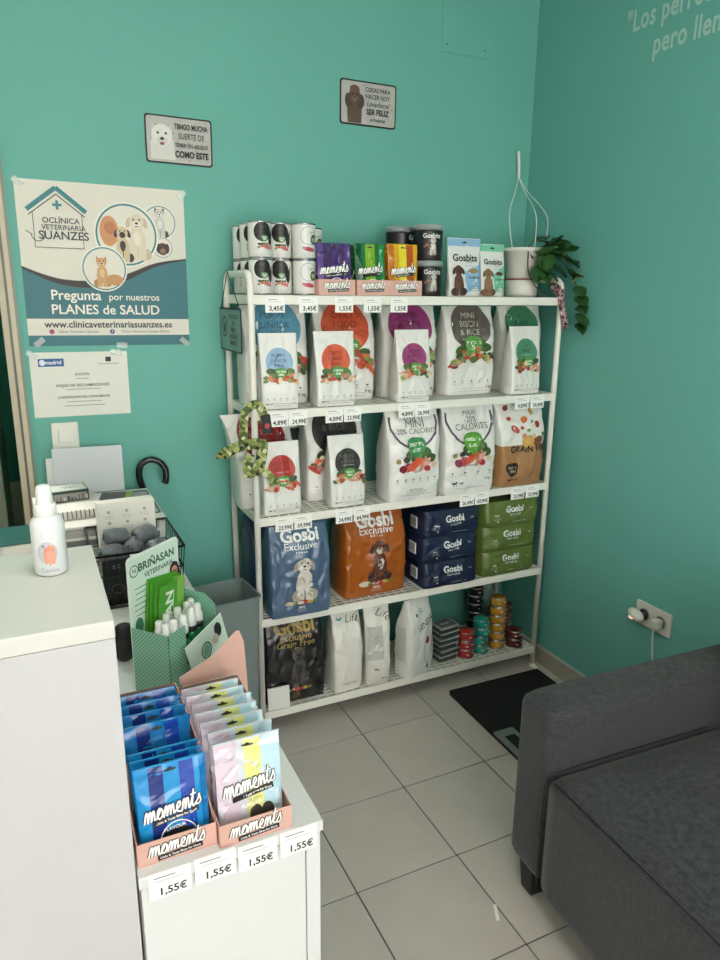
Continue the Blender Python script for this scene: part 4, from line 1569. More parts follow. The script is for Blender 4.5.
for base_, (cx, cz, r, kind) in enumerate(((.439, .408, .053, 'b'), (.445, .326, .033, 'c'), (.328, .362, .098, 'a'), (.250, .251, .069, 'd'))):
    p = Print(plane_map((-PW / 2, -.0016, 0)), .0022 + .0016 * base_, .00006)
    p.ell(cx, cz, r * 1.06, r * 1.06, ink('#e9e4d8'), n=36)
    p.ell(cx, cz, r, r, ink('#2f7a80'), n=36)
    p.ell(cx, cz, r * .94, r * .94, ink('#ded8cc'), n=36)
    if kind == 'a':
        p.ell(cx - .055, cz + .01, .030, .048, ink('#c98b5e'))
        p.ell(cx - .052, cz + .02, .018, .02, ink('#b87448'))
        dog(p, cx + .034, cz - .080, .150, '#d9cbb5', '#c3b196', '#e3d9c8')
        dog(p, cx - .014, cz - .088, .115, '#cbb894', '#2b2420', '#2f2722')
    elif kind == 'b':
        dog(p, cx, cz - .05, .095, '#c9c4bc', '#3a3634', '#e0dcd4', ears='up')
    elif kind == 'c':
        p.ell(cx, cz - .004, .018, .020, ink('#4a2f22'))
        p.ell(cx - .014, cz - .002, .008, .016, ink('#35211a'))
        p.ell(cx + .014, cz - .002, .008, .016, ink('#35211a'))
        p.ell(cx, cz - .010, .010, .008, ink('#8d6a4c'))
    else:
        dog(p, cx - .008, cz - .058, .095, '#c99a64', '#b07c48', '#dab788', ears='up')
        p.ell(cx + .03, cz - .035, .028, .018, ink('#c08e56'))
    p.build('round_picture', t)
for x, z_, a in ((-.25, .505, .7), (.255, .50, -.6), (-.23, .012, -.7), (.245, .01, .7), (.03, .0, .05)):
    tape(x, z_, a, t)

t = thing('notice_sheet', 'white printed complaints notice sheet taped below the poster', 'notice', (-.8555, YB, 1.208), 0, None, 0, R_(.3))
g = Geo()
g.box((-.155, -.0012, 0), (.155, -.0002, .217), mat('#e2dfd6', .6, var=.015, scale=6))
g.build('sheet', t)
p = Print(plane_map((-.155, -.0012, 0)), .0004, .0001)
p.rect(.025, .170, .105, .196, ink('#2a5f9c'))
p.text('madrid', .072, .183, .018, ink('#e5e8ea'), bold=.02)
p.ell(.038, .183, .009, .010, ink('#dfe6ec'))
p.rect(.238, .183, .256, .199, ink('#26282c'))
p.text('Comunidad de Madrid', .247, .176, .0075, ink('#33363a'))
for s_, zz, sz in (('EXISTEN', .142, .012), ('HOJAS DE RECLAMACIONES', .105, .0135), ('A DISPOSICIÓN DEL CONSUMIDOR', .065, .0105)):
    p.text(s_, .16, zz, sz, ink('#3b3d40'), bold=.012)
for zz, l in ((.128, .04), (.092, .11), (.05, .11), (.036, .13)):
    p.bar(.16 - l / 2, zz, .16 + l / 2, zz, .003, ink('#a9a69e'))
p.build('lettering', t)
tape(-.145, .21, .5, t)
tape(.12, .215, .1, t)

def wall_sign(label, x, z_, wd, ht, tilt, design):
    t = thing('metal_sign', label, 'sign', (x, YB, z_), 0, None, 0, tilt)
    g = Geo()
    g.prism(rrect(wd, ht, .010), -.004, -.0012, mat('#23272a', .45, .3, var=.06, scale=20))
    g.build('plate', t)
    p = Print(plane_map((0, -.004, 0)), .0004, .0001)
    p.poly(rrect(wd * .955, ht * .93, .008), mat('#b7b3ad', .5, var=.10, scale=22), 2)
    rr = random.Random(label)
    for i in range(16):
        p.ell(rr.uniform(-.45, .45) * wd, rr.uniform(-.42, .42) * ht, .0035, .0035, ink('#948f8a'), n=6, rings=1)
    p.build('face', t)
    p = Print(plane_map((0, -.004, 0)), .003, .0001)
    design(p)
    p.build('print', t)
    return t
def sg1(p):
    p.poly([(-.095, -.062), (-.015, -.062), (-.018, -.01), (-.03, .02), (-.08, .02), (-.095, -.01)], ink('#d3d0ca'))
    for sx in (-1, 1):
        p.poly([(-.057 + sx * .012, .025), (-.057 + sx * .034, .050), (-.057 + sx * .034, .008)], ink('#c2bdb5'), 1)
    p.ell(-.057, .012, .034, .034, ink('#dbd8d2'), n=16)
    p.ell(-.057, -.006, .018, .014, ink('#cfcbc4'))
    p.ell(-.057, .001, .007, .005, ink('#22201f'), n=8, rings=1)
    p.ell(-.057, -.014, .008, .005, ink('#8d4a48'), n=8, rings=1)
    for sx in (-1, 1):
        p.ell(-.057 + sx * .013, .018, .004, .004, ink('#22201f'), n=8, rings=1)
    K = ink('#1e1e22')
    p.text('TENGO MUCHA', .040, .042, .023, K, bold=.03, wide=.66)
    p.text('SUERTE DE', .040, .013, .026, K, bold=.01, wide=.68)
    p.text('TENER UN ABUELO', .040, -.015, .018, K, bold=.015, wide=.70)
    p.text('COMO ESTE', .040, -.043, .027, K, bold=.045, wide=.76)
def sg2(p):
    D_ = ink('#5b463a')
    p.poly([(-.085, -.068), (-.03, -.068), (-.028, -.01), (-.04, .01), (-.075, .01), (-.088, -.01)], D_)
    for sx in (-1, 1):
        p.ell(-.058 + sx * .024, .005, .015, .024, ink('#4a382f'))
    p.ell(-.058, .024, .022, .032, D_)
    p.ell(-.058, .044, .020, .014, ink('#664f42'))
    p.ell(-.058, .012, .010, .010, ink('#776052'))
    p.ell(-.058, .016, .004, .003, ink('#1c1614'), n=8, rings=1)
    for sx in (-1, 1):
        p.ell(-.058 + sx * .009, .028, .003, .003, ink('#1c1614'), n=8, rings=1)
    K = ink('#1e1e22')
    p.text('COSAS PARA', .036, .047, .021, K, bold=.01, wide=.85)
    p.text('HACER HOY', .036, .024, .021, K, bold=.01, wide=.85)
    p.text('Levantarse', .036, .000, .025, K, bold=.0, shear=.35, wide=.85)
    p.text('SER FELIZ', .036, -.027, .026, K, bold=.035, wide=.85)
    p.text('acostarse', .036, -.052, .018, K, bold=.01, shear=.35, wide=.9)
wall_sign('metal wall sign with white terrier reading COMO ESTE', -.481, 2.113, .222, .148, R_(.6), sg1)
wall_sign('metal wall sign with brown poodle reading SER FELIZ', .221, 2.301, .230, .150, R_(.3), sg2)

t = thing('light_switch', 'white square light switch on the teal wall below the notice', 'switch', (-.9225, YB, 1.1435))
g = Geo()
g.box((-.043, -.010, -.045), (.043, 0, .045), mat('#e4e0d6', .4, var=.01), bev=.003)
g.build('plate', t)
g = Geo()
g.mx = Matrix.Rotation(R_(4), 4, 'X')
g.box((-.022, -.015, -.023), (.022, -.008, .023), mat('#ebe7de', .35, var=.01), bev=.002)
g.build('rocker', t)

# ------------------------------------------------------------------ wall outlet on the right wall
t = thing('wall_outlet', 'white double wall outlet on the right wall above the sofa arm', 'outlet', (XR, -.437, .482))
OUT = mat('#cfccc5', .4, var=.01)
g = Geo()
g.box((-.010, -.080, -.045), (0, .080, .045), OUT, bev=.003)
g.build('plate', t)
for y in (-.037, .037):
    g = Geo()
    g.mx = Matrix.Translation((-.0102, y, 0)) @ Matrix.Rotation(-PI / 2, 4, 'Y')
    g.lathe([(.024, 0), (.024, .0015), (.021, .0018), (.020, .0006), (.002, .0006)], mat('#8b8882', .5, var=.02), n=24)
    g.build('socket', t)
t = thing('plug_in_diffuser', 'small white oval plug-in device with pink light in the outlet', 'plug', (XR - .012, -.398, .482))
g = Geo()
g.mx = Matrix.Rotation(-PI / 2, 4, 'Y')
g.lathe([(.019, 0), (.019, .006), (.010, .010), (.010, .02), (.012, .022)], mat('#2b2b2c', .5, var=0), n=18)
g.build('plug_base', t)
g = Geo()
V, F = [], []
g.mx = Matrix.Translation((-.034, .006, .004)) @ Matrix.Rotation(R_(20), 4, 'X') @ Matrix.Diagonal((.024, .034, .016, 1))
g.lathe([(math.sin(PI * i / 12) if 0 < i < 12 else .02, -math.cos(PI * i / 12)) for i in range(13)], mat('#dedad4', .3, var=.01), n=20)
g.build('housing', t)
g = Geo()
g.mx = Matrix.Translation((-.050, .010, -.006)) @ Matrix.Diagonal((.008, .014, .006, 1))
g.lathe([(math.sin(PI * i / 8) if 0 < i < 8 else .02, -math.cos(PI * i / 8)) for i in range(9)], emis('#ff8f80', .9, 'pink_indicator'), n=12)
g.build('indicator', t)
t = thing('power_plug', 'white power plug with cable hanging from the outlet behind the sofa', 'plug', (XR - .012, -.474, .482))
PLG = mat('#d2cfc8', .4, var=.01)
g = Geo()
g.box((-.034, -.015, -.019), (0, .015, .015), PLG, bev=.006)
g.build('plug_body', t)
g = Geo()
g.tube(smooth_path([(-.028, 0, -.012), (-.032, -.002, -.05), (-.030, -.012, -.13), (-.030, -.03, -.24), (-.035, -.05, -.46)], 6), .0035, PLG, n=8)
g.build('cable', t)

# ------------------------------------------------------------------ sofa
SOF = fabric('#1d1d1f', '#47474a', 'charcoal_sofa_fabric')
sofa = thing('sofa', 'charcoal grey fabric sofa with square arm against the right wall', 'sofa', (.076, -.790, 0), R_(-2.5))
def soft_box(lo, hi, r, m, name, parent, puff=0.0, sub=10, mx=None):
    """rounded, slightly puffed cushion"""
    lo, hi = Vector(lo), Vector(hi)
    c, d = (lo + hi) / 2, (hi - lo) / 2
    bm = bmesh.new()
    bmesh.ops.create_cube(bm, size=2)
    bmesh.ops.subdivide_edges(bm, edges=list(bm.edges), cuts=sub, use_grid_fill=True)
    for v in bm.verts:
        q = Vector((v.co.x * d.x, v.co.y * d.y, v.co.z * d.z))
        inn = Vector((max(-d.x + r, min(d.x - r, q.x)), max(-d.y + r, min(d.y - r, q.y)), max(-d.z + r, min(d.z - r, q.z))))
        dl = q - inn
        if dl.length > 1e-9:
            L = max(abs(dl.x), abs(dl.y), abs(dl.z))
            q = inn + dl.normalized() * L
        k = (1 - v.co.x ** 2) * (1 - v.co.y ** 2)
        if puff and v.co.z > .9:
            q.z += puff * k
        kx = (1 - v.co.y ** 2) * (1 - v.co.z ** 2)
        if puff and v.co.x < -.9:
            q.x -= puff * .5 * kx
        v.co = q + c
    V = [tuple(v.co) for v in bm.verts]
    bm.verts.index_update()
    F = [[v.index for v in f.verts] for f in bm.faces]
    bm.free()
    g = Geo()
    if mx:
        g.mx = mx
    g.add(V, F, m, True)
    return g.build(name, parent)
arm = soft_box((0, -.150, .10), (.86, 0, .615), .035, SOF, 'arm', sofa, sub=14)
soft_box((0, -2.0, .10), (.86, -1.785, .60), .035, SOF, 'arm', sofa, sub=14)
soft_box((.002, -1.783, .09), (.84, -.152, .25), .015, SOF, 'base', sofa)
soft_box((-.012, -.96, .095), (.70, -.152, .452), .030, SOF, 'seat_cushion', sofa, puff=.018, sub=14)
soft_box((-.012, -1.783, .095), (.70, -.962, .452), .030, SOF, 'seat_cushion', sofa, puff=.018, sub=14)
soft_box((.70, -1.783, .25), (.86, -.152, .80), .04, SOF, 'backrest', sofa)
soft_box((.56, -.96, .47), (.70, -.158, .84), .06, SOF, 'back_cushion', sofa, puff=.0)
soft_box((.56, -1.775, .47), (.70, -.965, .84), .06, SOF, 'back_cushion', sofa, puff=.0)
g = Geo()
PIPE = mat('#1c1d1f', .9, var=.05)
g.tube([(-.010, -.153, .425), (-.002, -.153, .447), (.10, -.153, .455), (.54, -.153, .455)], .0025, PIPE, n=6)
g.tube([(-.0125, -.153, .12), (-.0125, -.153, .425)], .0025, PIPE, n=6)
g.build('seam', sofa)
g = Geo()
g.tube([(-.003, -.18, .447), (-.003, -.55, .450), (-.003, -.94, .447)], .0016, PIPE, n=6)
g.build('seam', sofa)
LEGM = mat('#121213', .45, var=.05)
for x, y in ((.055, -.060), (.78, -.070), (.075, -1.9), (.78, -1.9)):
    g = Geo()
    a, b_ = .030, .022
    V = [(x + sx * b_, y + sy * b_, 0) for sx, sy in ((-1, -1), (1, -1), (1, 1), (-1, 1))] + [(x + sx * a, y + sy * a, .105) for sx, sy in ((-1, -1), (1, -1), (1, 1), (-1, 1))]
    g.add(V, [(3, 2, 1, 0), (4, 5, 6, 7), (0, 1, 5, 4), (1, 2, 6, 5), (2, 3, 7, 6), (3, 0, 4, 7)], LEGM)
    g.build('leg', sofa)

# ------------------------------------------------------------------ floor scale
t = thing('floor_scale', 'black flat floor scale with grey display beside the sofa', 'scale', (.675, -.19, 0), R_(-1))
g = Geo()
RUB = mat('#0d0d0e', .85, var=.1, scale=60, bump=.3, bscale=300)
g.prism(rrect(.46, .58, .012), 0, .014, RUB, f=lambda v: (v[0], v[2], v[1]))
g.build('platform', t)
g = Geo()
g.mx = Matrix.Translation((-.190, -.130, .0142)) @ Matrix.Rotation(R_(0), 4, 'Z')
g.box((-.045, -.09, 0), (.045, .09, .012), mat('#6f7674', .5, var=.04), bev=.006)
dsp = g.build('display_unit', t)
g = Geo()
g.mx = Matrix.Translation((-.190, -.130, .0258))
g.box((-.022, -.055, 0), (.022, .045, .0012), mat('#1c2422', .2, var=.02))
g.build('screen', dsp)
tag(Geo().box((-.005, -.026, 0), (.004, .026, .0008), mat('#e8e8e4', .6, var=.01)).build('paper_scrap'), 'tiny white strip of paper on the floor tiles', 'paper').location = (-.014, -.879, .0003)
bpy.data.objects['paper_scrap'].rotation_euler = (0, 0, -.45)

# ------------------------------------------------------------------ storage bin
t = thing('storage_bin', 'tall translucent grey plastic bin standing beside the shelving unit', 'bin', (-.470, .118, 0), R_(6))
g = Geo()
BIN = clear('#84908f', .72, .35, 'smoky_bin_plastic')
def ring_pts(wd, dp, r, z_):
    return [(x, y, z_) for x, y in rrect(wd, dp, r, 5)]
lv = [ring_pts(.150, .150, .02, .004), ring_pts(.178, .186, .022, .615), ring_pts(.186, .194, .022, .617), ring_pts(.186, .194, .022, .622), ring_pts(.174, .182, .02, .622), ring_pts(.146, .146, .018, .010)]
V, F = [], []
nn = len(lv[0])
for L in lv:
    V += L
for i in range(len(lv) - 1):
    for j in range(nn):
        F.append((i * nn + j, i * nn + (j + 1) % nn, (i + 1) * nn + (j + 1) % nn, (i + 1) * nn + j))
F += [list(range(nn))[::-1], [(len(lv) - 1) * nn + j for j in range(nn)]]
g.add(V, F, BIN)
g.build('body', t)

# ------------------------------------------------------------------ low white cabinet, desk and tall counter
WM = mat('#dbdbda', .35, var=.012, scale=5, key='white_melamine')
WM2 = mat('#d9d8d6', .4, var=.012, scale=5, key='white_melamine_front')
CZ = .72
cab = thing('low_cabinet', 'low white cabinet holding the treat boxes in front of the desk', 'cabinet', (-.785, -.765, 0))
x0, x1, y0, y1 = -.159, .155, -.372, .372
g = Geo()
g.box((x0, y0 - .004, CZ - .022), (x1 + .003, y1, CZ), WM, bev=.0015, seg=1)
g.build('top', cab)
g = Geo()
g.box((x0 + .002, y0 + .02, .06), (x1 - .001, y1 - .002, CZ - .0225), WM2)
g.build('body', cab)
g = Geo()
g.box((x0 + .003, y0, .07), (x1 - .03, y0 + .019, CZ - .026), WM, bev=.0012, seg=1)
g.build('door', cab)
g = Geo()
g.box((x1 - .027, y0 + .004, .0), (x1, y0 + .0195, CZ - .0225), WM, bev=.001, seg=1)
g.build('side_edge', cab)
g = Geo()
g.box((x0 + .01, y0 + .05, 0), (x1 - .01, y1 - .02, .0595), mat('#bdbcb9', .5, var=.02))
g.build('plinth', cab)

for k, (x, label) in enumerate(((-.896, 'in front of the blue pouch box, next to the tall counter'), (-.822, 'second from the tall counter, by the blue pouch box'), (-.749, 'in front of the pastel pouch box'), (-.675, 'on the free corner of the low cabinet'))):
    price_tag(x, CZ + (.006, .008, .004, .005)[k] - .002, '1,55€', '1,55€ price tag ' + label, wd=.068, hgt=.050, y=-1.1435, bigger=.92)

desk = thing('desk', 'white desk carrying the printer and the wire basket by the wall', 'desk', (-.91, .01, 0))
g = Geo()
g.box((-.30, -.384, .765), (.265, .385, .79), mat('#cfcdc9', .4, var=.015, scale=5), bev=.0015, seg=1)
g.build('top', desk)
g = Geo()
g.box((-.295, -.380, 0), (.260, -.362, .7645), WM2)
g.build('front_panel', desk)
for x in (-.298, .243):
    g = Geo()
    g.box((x, -.361, 0), (x + .018, .38, .7645), WM2)
    g.build('side_panel', desk)

ctr = thing('tall_counter', 'tall white reception counter with thick top beside the low cabinet', 'counter', (-.946, -1.137, 0), 0)
g = Geo()
g.box((-.80, 0, 1.140), (0, .345, 1.168), mat('#d3d1ca', .4, var=.012, scale=5, key='counter_top_cream'), bev=.002)
g.build('top', ctr)
g = Geo()
g.box((-.795, .0008, 0), (-.0008, .344, 1.1395), mat('#c3c1c2', .42, var=.012, scale=5, key='counter_front'))
g.build('body', ctr)

# ------------------------------------------------------------------ spray bottle on the tall counter
t = thing('spray_bottle', 'white spray bottle with coral fingers picture on the tall counter', 'bottle', (-1.018, -.905, 1.168), -.1)
t.scale = (.87, .87, .88)
g = Geo()
BW = mat('#dcdcdc', .35, var=.01)
g.lathe([(.020, 0), (.028, .002), (.0305, .006), (.0305, .095), (.029, .104), (.021, .112), (.014, .115)], BW, n=32)
g.build('body', t)
g = Geo()
g.lathe([(.0195, .108), (.0195, .134), (.017, .136)], mat('#e6e5e2', .4, var=.01), n=32)
g.build('collar', t)
g = Geo()
g.lathe([(.013, .132), (.0152, .136), (.0142, .160), (.012, .169), (.008, .171)], mat('#e9e8e5', .35, var=.01), n=32)
g.build('spray_cap', t)
p = Print(cyl_map(.0305), .0004, .0001)
p.ell(-.002, .048, .018, .022, ink('#b9bbbf'))
for dx, hh in ((-.006, .034), (.0, .042), (.006, .038)):
    p.ell(dx + .002, .044, .0042, hh * .5, ink('#e08a72'), n=12, rings=2)
p.ell(.003, .040, .009, .014, ink('#e39a84'), n=12)
p.text('Caniox', .0, .014, .011, ink('#8d98a3'), bold=.0)
tinylines(p, .0, .088, .026, 3, .006, '#b5b5b8')
p.ell(-.008, .062, .002, .002, ink('#2b4a8c'), n=6, rings=1)
p.build('print', t)

# ------------------------------------------------------------------ treat boxes on the low cabinet
display_box('pink display box of blue salmon treat pouches at the cabinet front', (-.876, -1.068, CZ), .128, .096, .043, .06, None, 0)
display_box('pink display box of blue treat pouches behind another blue-pouch box', (-.876, -.900, CZ), .130, .215, .122, .128, None, 0, logo=False)
display_box('long pink display box of pastel treat pouches on the cabinet', (-.746, -.965, CZ), .126, .33, .043, .120, None, R_(0))
BLU = [(-.30, -.10, '#17307c'), (.12, .32, '#1d46a8'), (.40, .49, '#156fae')]
for j in range(3):
    treat_pouch('blue striped treat pouch right behind the box front beside price tags' if j == 0 else 'blue striped treat pouch behind the first one in the front pink box', (-.876, -1.091 + .0265 * j, CZ + .005), .118, .151 - .006 * j, '#1f8fd0', BLU, 70 + j, 'blue pouches in the front pink box', rx=R_(-4 - 2 * j), extra=snout('#17171c'), dp=.020)
for j in range(4):
    treat_pouch('blue striped treat pouch in the rear pink box', (-.876, -.978 + .039 * j, CZ + .008), .120, .148 - .004 * j, '#1a79bd', BLU, 80 + j, 'blue pouches in the rear pink box', rx=R_(-9 - 3 * j), extra=snout('#17171c'), dp=.027)
def pastel(p, wd, h):
    p.ell(.06 * wd, h * .135, wd * .10, h * .10, ink('#3b322f'))
    p.ell(.24 * wd, h * .13, wd * .10, h * .10, ink('#3b322f'))
    p.text('PUPPY', .06 * wd, h * .30, wd * .075, ink('#a9a04a'))
for j in range(7):
    treat_pouch('pastel treat pouch with its whole yellow-striped front showing in the long box' if j == 0 else 'pastel treat pouch of which only the top shows in the long box', (-.746 + .002 * math.sin(j * 2), -1.096 + .039 * j, CZ + .008), .116, .158 - .0055 * j, '#cdd0d8', [(-.49, -.16, '#d6c3d2'), (-.06, .20, '#dfe08a'), (.20, .49, '#bcd9e6')], 90 + j, 'pastel pouches in the long pink box', rx=R_(-5 - 2.2 * j), extra=pastel, logo='#f4f2ee', dp=.026)
# loose torn carton lid standing behind the pastel box
t = thing('carton_flap', 'torn pink carton lid standing behind the pastel pouch box', 'carton', (-.695, -.745, CZ + .001), R_(12), None, R_(-6))
g = Geo()
g.prism([(-.10, 0), (.055, 0), (.055, .150), (.046, .178), (.038, .180), (-.02, .140), (-.10, .115)], -.001, .001, PINK)
g.build('panel', t)
g = Geo()
g.box((-.10, -.012, .0), (-.099, -.001, .10), PINKIN)
g.build('folded_side', t)

# ------------------------------------------------------------------ green counter display with bottles
GP = mat('#5f9f86', .5, var=.02, key='green_chain_print')
nt = GP.node_tree
b_ = nt.nodes['Principled BSDF']
tc = nt.nodes.new('ShaderNodeTexCoord')
sx = nt.nodes.new('ShaderNodeSeparateXYZ')
nt.links.new(tc.outputs['Object'], sx.inputs[0])
def mth(op, a, b=None):
    n = nt.nodes.new('ShaderNodeMath')
    n.operation = op
    for k, v in enumerate((a, b)):
        if v is None:
            continue
        if isinstance(v, (int, float)):
            n.inputs[k].default_value = v
        else:
            nt.links.new(v, n.inputs[k])
    return n.outputs[0]
uu = mth('SUBTRACT', sx.outputs[0], sx.outputs[1])
s1 = mth('ABSOLUTE', mth('SINE', mth('MULTIPLY', mth('ADD', uu, sx.outputs[2]), 330)))
s2 = mth('ABSOLUTE', mth('SINE', mth('MULTIPLY', mth('SUBTRACT', uu, sx.outputs[2]), 330)))
rp = nt.nodes.new('ShaderNodeValToRGB')
rp.color_ramp.elements[0].position = .12
rp.color_ramp.elements[0].color = lin('#2f6a58')
rp.color_ramp.elements[1].position = .42
rp.color_ramp.elements[1].color = lin('#8dbfa6')
nt.links.new(mth('MINIMUM', s1, s2), rp.inputs[0])
nt.links.new(rp.outputs[0], b_.inputs['Base Color'])
gx, gy = -.797, -.650
ga = R_(41)
t = thing('counter_display', 'green patterned carton counter display with white header card', 'display', (gx, gy, CZ + .0008), ga)
DW, DD, DH = .180, .104, .160
th = .002
CAR = mat('#d9d3c6', .6, var=.03)
g = Geo()
g.box((0, 0, 0), (th, DD, DH), GP)
g.box((th, .0005, .001), (th + .0008, DD, DH - .001), CAR)
g.build('side_panel', t)
g = Geo()
g.prism([(0, 0), (DD, 0), (DD, DH + .03), (DD * .3, DH + .028), (0, DH + .005)], DW - th, DW, GP, f=lambda v: (v[1], v[0], v[2]))
g.build('side_panel', t)
g = Geo()
g.prism([(0, 0), (DW, 0), (DW, .05), (DW * .5, .05), (DW * .34, .062), (DW * .34, DH), (0, DH)], 0, th, GP)
g.build('front_panel', t)
g = Geo()
g.box((0, 0, 0), (DW, DD, th), CAR)
g.build('base', t)
HC = mat('#dfe3da', .5, var=.02)
g = Geo()
g.prism([(x + DW / 2, zz + .163) for x, zz in rrect(DW, .326, .012)], DD, DD + th, HC)
hd = g.build('header_card', t)
p = Print(plane_map((0, DD, 0)), .0005, .0001)
p.rect(.006, .14, DW - .006, .320, ink('#cfe0d0'))
p.text('BRIÑASAN', .100, .292, .027, ink('#27594a'), bold=.03)
p.text('VETERINARIA', .106, .268, .017, ink('#27594a'), bold=.02)
p.ring(.022, .290, .012, .0145, ink('#27594a'))
p.text('N', .022, .290, .016, ink('#27594a'), bold=.01)
tinylines(p, .045, .246, .06, 6, .013, '#3f6a5c', .002)
p.ell(.026, .155, .014, .02, ink('#3f7f62'))
p.poly([(.135, .19), (.183, .19), (.180, .24), (.172, .262), (.158, .268), (.146, .26), (.14, .235)], ink('#241c1b'))
p.ell(.160, .240, .012, .016, ink('#c98f7c'))
p.bar(.150, .243, .170, .243, .003, ink('#5d1f22'))
p.ell(.160, .231, .005, .002, ink('#a8333a'), n=8, rings=1)
p.rect(.142, .19, .180, .215, ink('#7d2a33'))
p.ell(.122, .215, .016, .022, ink('#c9a08c'))
p.ell(.122, .228, .013, .012, ink('#b9b3ad'))
p.build('lettering', hd)
g = Geo()
g.mx = Matrix.Translation((.105, -.030, .014)) @ Matrix.Rotation(R_(-8), 4, 'X') @ Matrix.Rotation(R_(-10), 4, 'Y')
g.box((-.05, 0, .004), (.10, .002, .115), mat('#cfdccf', .5, var=.02), bev=.0009, seg=1)
fc = g.build('front_card', t)
p = Print(lambda u, v, off, M_=g.mx.copy(): M_ @ Vector((u, -off, v)), .0005, .0001)
p.ring(.015, .065, .016, .020, ink('#27594a'))
p.ell(.015, .065, .014, .014, ink('#79a892'))
p.ell(.072, .085, .014, .018, ink('#26282a'))
p.ell(.055, .070, .012, .012, ink('#c3b0a0'))
p.rect(-.045, .008, .01, .05, ink('#9cc3a8'))
p.build('picture', fc)
# leaflets and bottles inside
LF = mat('#4e9a2f', .4, var=.06, scale=20)
for k in range(4):
    M_ = Matrix.Translation((gx, gy, CZ)) @ Matrix.Rotation(ga, 4, 'Z')
    q = M_ @ Vector((.074 + .004 * k, .094 - .008 * k, .018))
    l = thing('leaflet', 'green folded leaflet standing in the green display', 'leaflet', q, ga + .04 * k, 'green leaflets in the counter display', R_(-1), R_(9))
    g = Geo()
    g.box((-.055, -.001, 0), (.055, .0012, .235 - .006 * k), LF)
    g.build('paper', l)
    p = Print(plane_map((0, -.001, 0)), .0005)
    p.text('SAN', -.012, .16, .042, ink('#e9efe2'), bold=.03, rot=PI / 2)
    p.rect(.02, .11, .052, .225, ink('#7fb54e'))
    p.bar(.004, .13, .004, .20, .002, ink('#e9efe2'))
    p.build('lettering', l)
BG = mat('#1d7a4a', .15, var=.03, coat=.3)
WCAP = mat('#d3d6d0', .35, var=.02)
spots = [(.021, .023), (.050, .024), (.080, .023), (.112, .024), (.146, .024), (.034, .050), (.066, .051), (.100, .051), (.131, .052), (.160, .053)]
bot0 = None
for k, (x, y) in enumerate(spots):
    q = Matrix.Translation((gx, gy, CZ)) @ Matrix.Rotation(ga, 4, 'Z') @ Vector((x, y, .0045))
    if bot0 is None:
        bot0 = thing('dropper_bottle', 'small green bottle with white spray cap in the green display', 'bottle', q, .3 * k, 'spray bottles in the counter display')
        g = Geo()
        g.lathe([(.010, 0), (.0135, .002), (.0135, .108), (.012, .116), (.008, .121)], BG, n=20)
        g.build('body', bot0)
        g = Geo()
        g.lathe([(.0122, .116), (.0122, .129), (.010, .130)], mat('#1a1a1b', .4, var=.02), n=20)
        g.build('collar', bot0)
        g = Geo()
        g.lathe([(.0118, .1295), (.0122, .133), (.0116, .150), (.0090, .153), (.0086, .171), (.006, .174)], WCAP, n=20)
        g.build('spray_cap', bot0)
    else:
        copy_tree(bot0, q, (R_(2 * math.sin(k)), R_(2 * math.cos(2 * k)), .4 * k))

# ------------------------------------------------------------------ wire basket and its contents
DZ = .79
bk = thing('wire_basket', 'black wire basket on the desk in front of the printer', 'basket', (-.795, -.125, DZ))
BWM = mat('#17181a', .4, .3, var=.02)
bx, by, bh = .118, .135, .158
def rim(z_, k):
    return [(x * k, y * k, z_) for x, y in ((-bx, -by), (bx, -by), (bx, by), (-bx, by), (-bx, -by))]
g = Geo()
g.tube(rim(bh, 1)[:2], .0035, BWM, 6)
for i in range(4):
    g.tube(rim(bh, 1)[i:i + 2], .0035, BWM, 6)
    g.tube(rim(bh * .62, .96)[i:i + 2], .002, BWM, 6)
    g.tube(rim(bh * .32, .93)[i:i + 2], .002, BWM, 6)
    g.tube(rim(.004, .9)[i:i + 2], .003, BWM, 6)
g.build('rim_wires', bk)
g = Geo()
for i in range(9):
    s_ = -1 + i * .25
    for sy in (-1, 1):
        g.tube([(s_ * bx, sy * by, bh), (s_ * bx * .9, sy * by * .9, .004)], .0016, BWM, 5)
        g.tube([(sy * bx, s_ * by, bh), (sy * bx * .9, s_ * by * .9, .004)], .0016, BWM, 5)
g.build('upright_wires', bk)
g = Geo()
for i in range(1, 12):
    s_ = -1 + i / 6
    g.tube([(s_ * bx * .9, -by * .9, .004), (s_ * bx * .9, by * .9, .004)], .0015, BWM, 5)
    g.tube([(-bx * .9, s_ * by * .9, .004), (bx * .9, s_ * by * .9, .004)], .0015, BWM, 5)
g.build('floor_wires', bk)
t = thing('carton_box', 'white carton with small grey icons standing in the wire basket', 'box', (-.800, -.055, DZ + .010), R_(2), None, R_(-5))
g = Geo()
g.box((-.080, -.028, 0), (.080, .024, .236), mat('#e0dcd2', .55, var=.015), bev=.0015, seg=1)
g.build('body', t)
p = Print(plane_map((0, -.028, 0)), .0005, .0001)
for zz in (.208, .176):
    for x in (-.05, 0, .05):
        p.ell(x, zz, .005, .005, ink('#a5a19a'), n=8, rings=1)
        tinylines(p, x, zz - .011, .032, 3, .004, '#b9b5ad')
p.build('lettering', t)
t = thing('carton_box', 'black carton with white text standing at the front of the wire basket', 'box', (-.855, -.215, DZ + .006), R_(0))
g = Geo()
g.box((-.036, -.016, 0), (.036, .016, .13), mat('#121214', .5, var=.03), bev=.001, seg=1)
g.build('body', t)
p = Print(plane_map((0, -.016, 0)), .0005)
p.text('S X', .0, .108, .014, ink('#a9a9a9'))
p.ring(.0, .045, .012, .013, ink('#6a6a6a'), sx=1.3)
p.build('lettering', t)
t = thing('carton_box', 'white and dark red carton at the front of the wire basket', 'box', (-.775, -.210, DZ + .006), R_(2))
g = Geo()
g.box((-.040, -.016, 0), (.040, .016, .125), mat('#cfccc8', .5, var=.03), bev=.001, seg=1)
g.build('body', t)
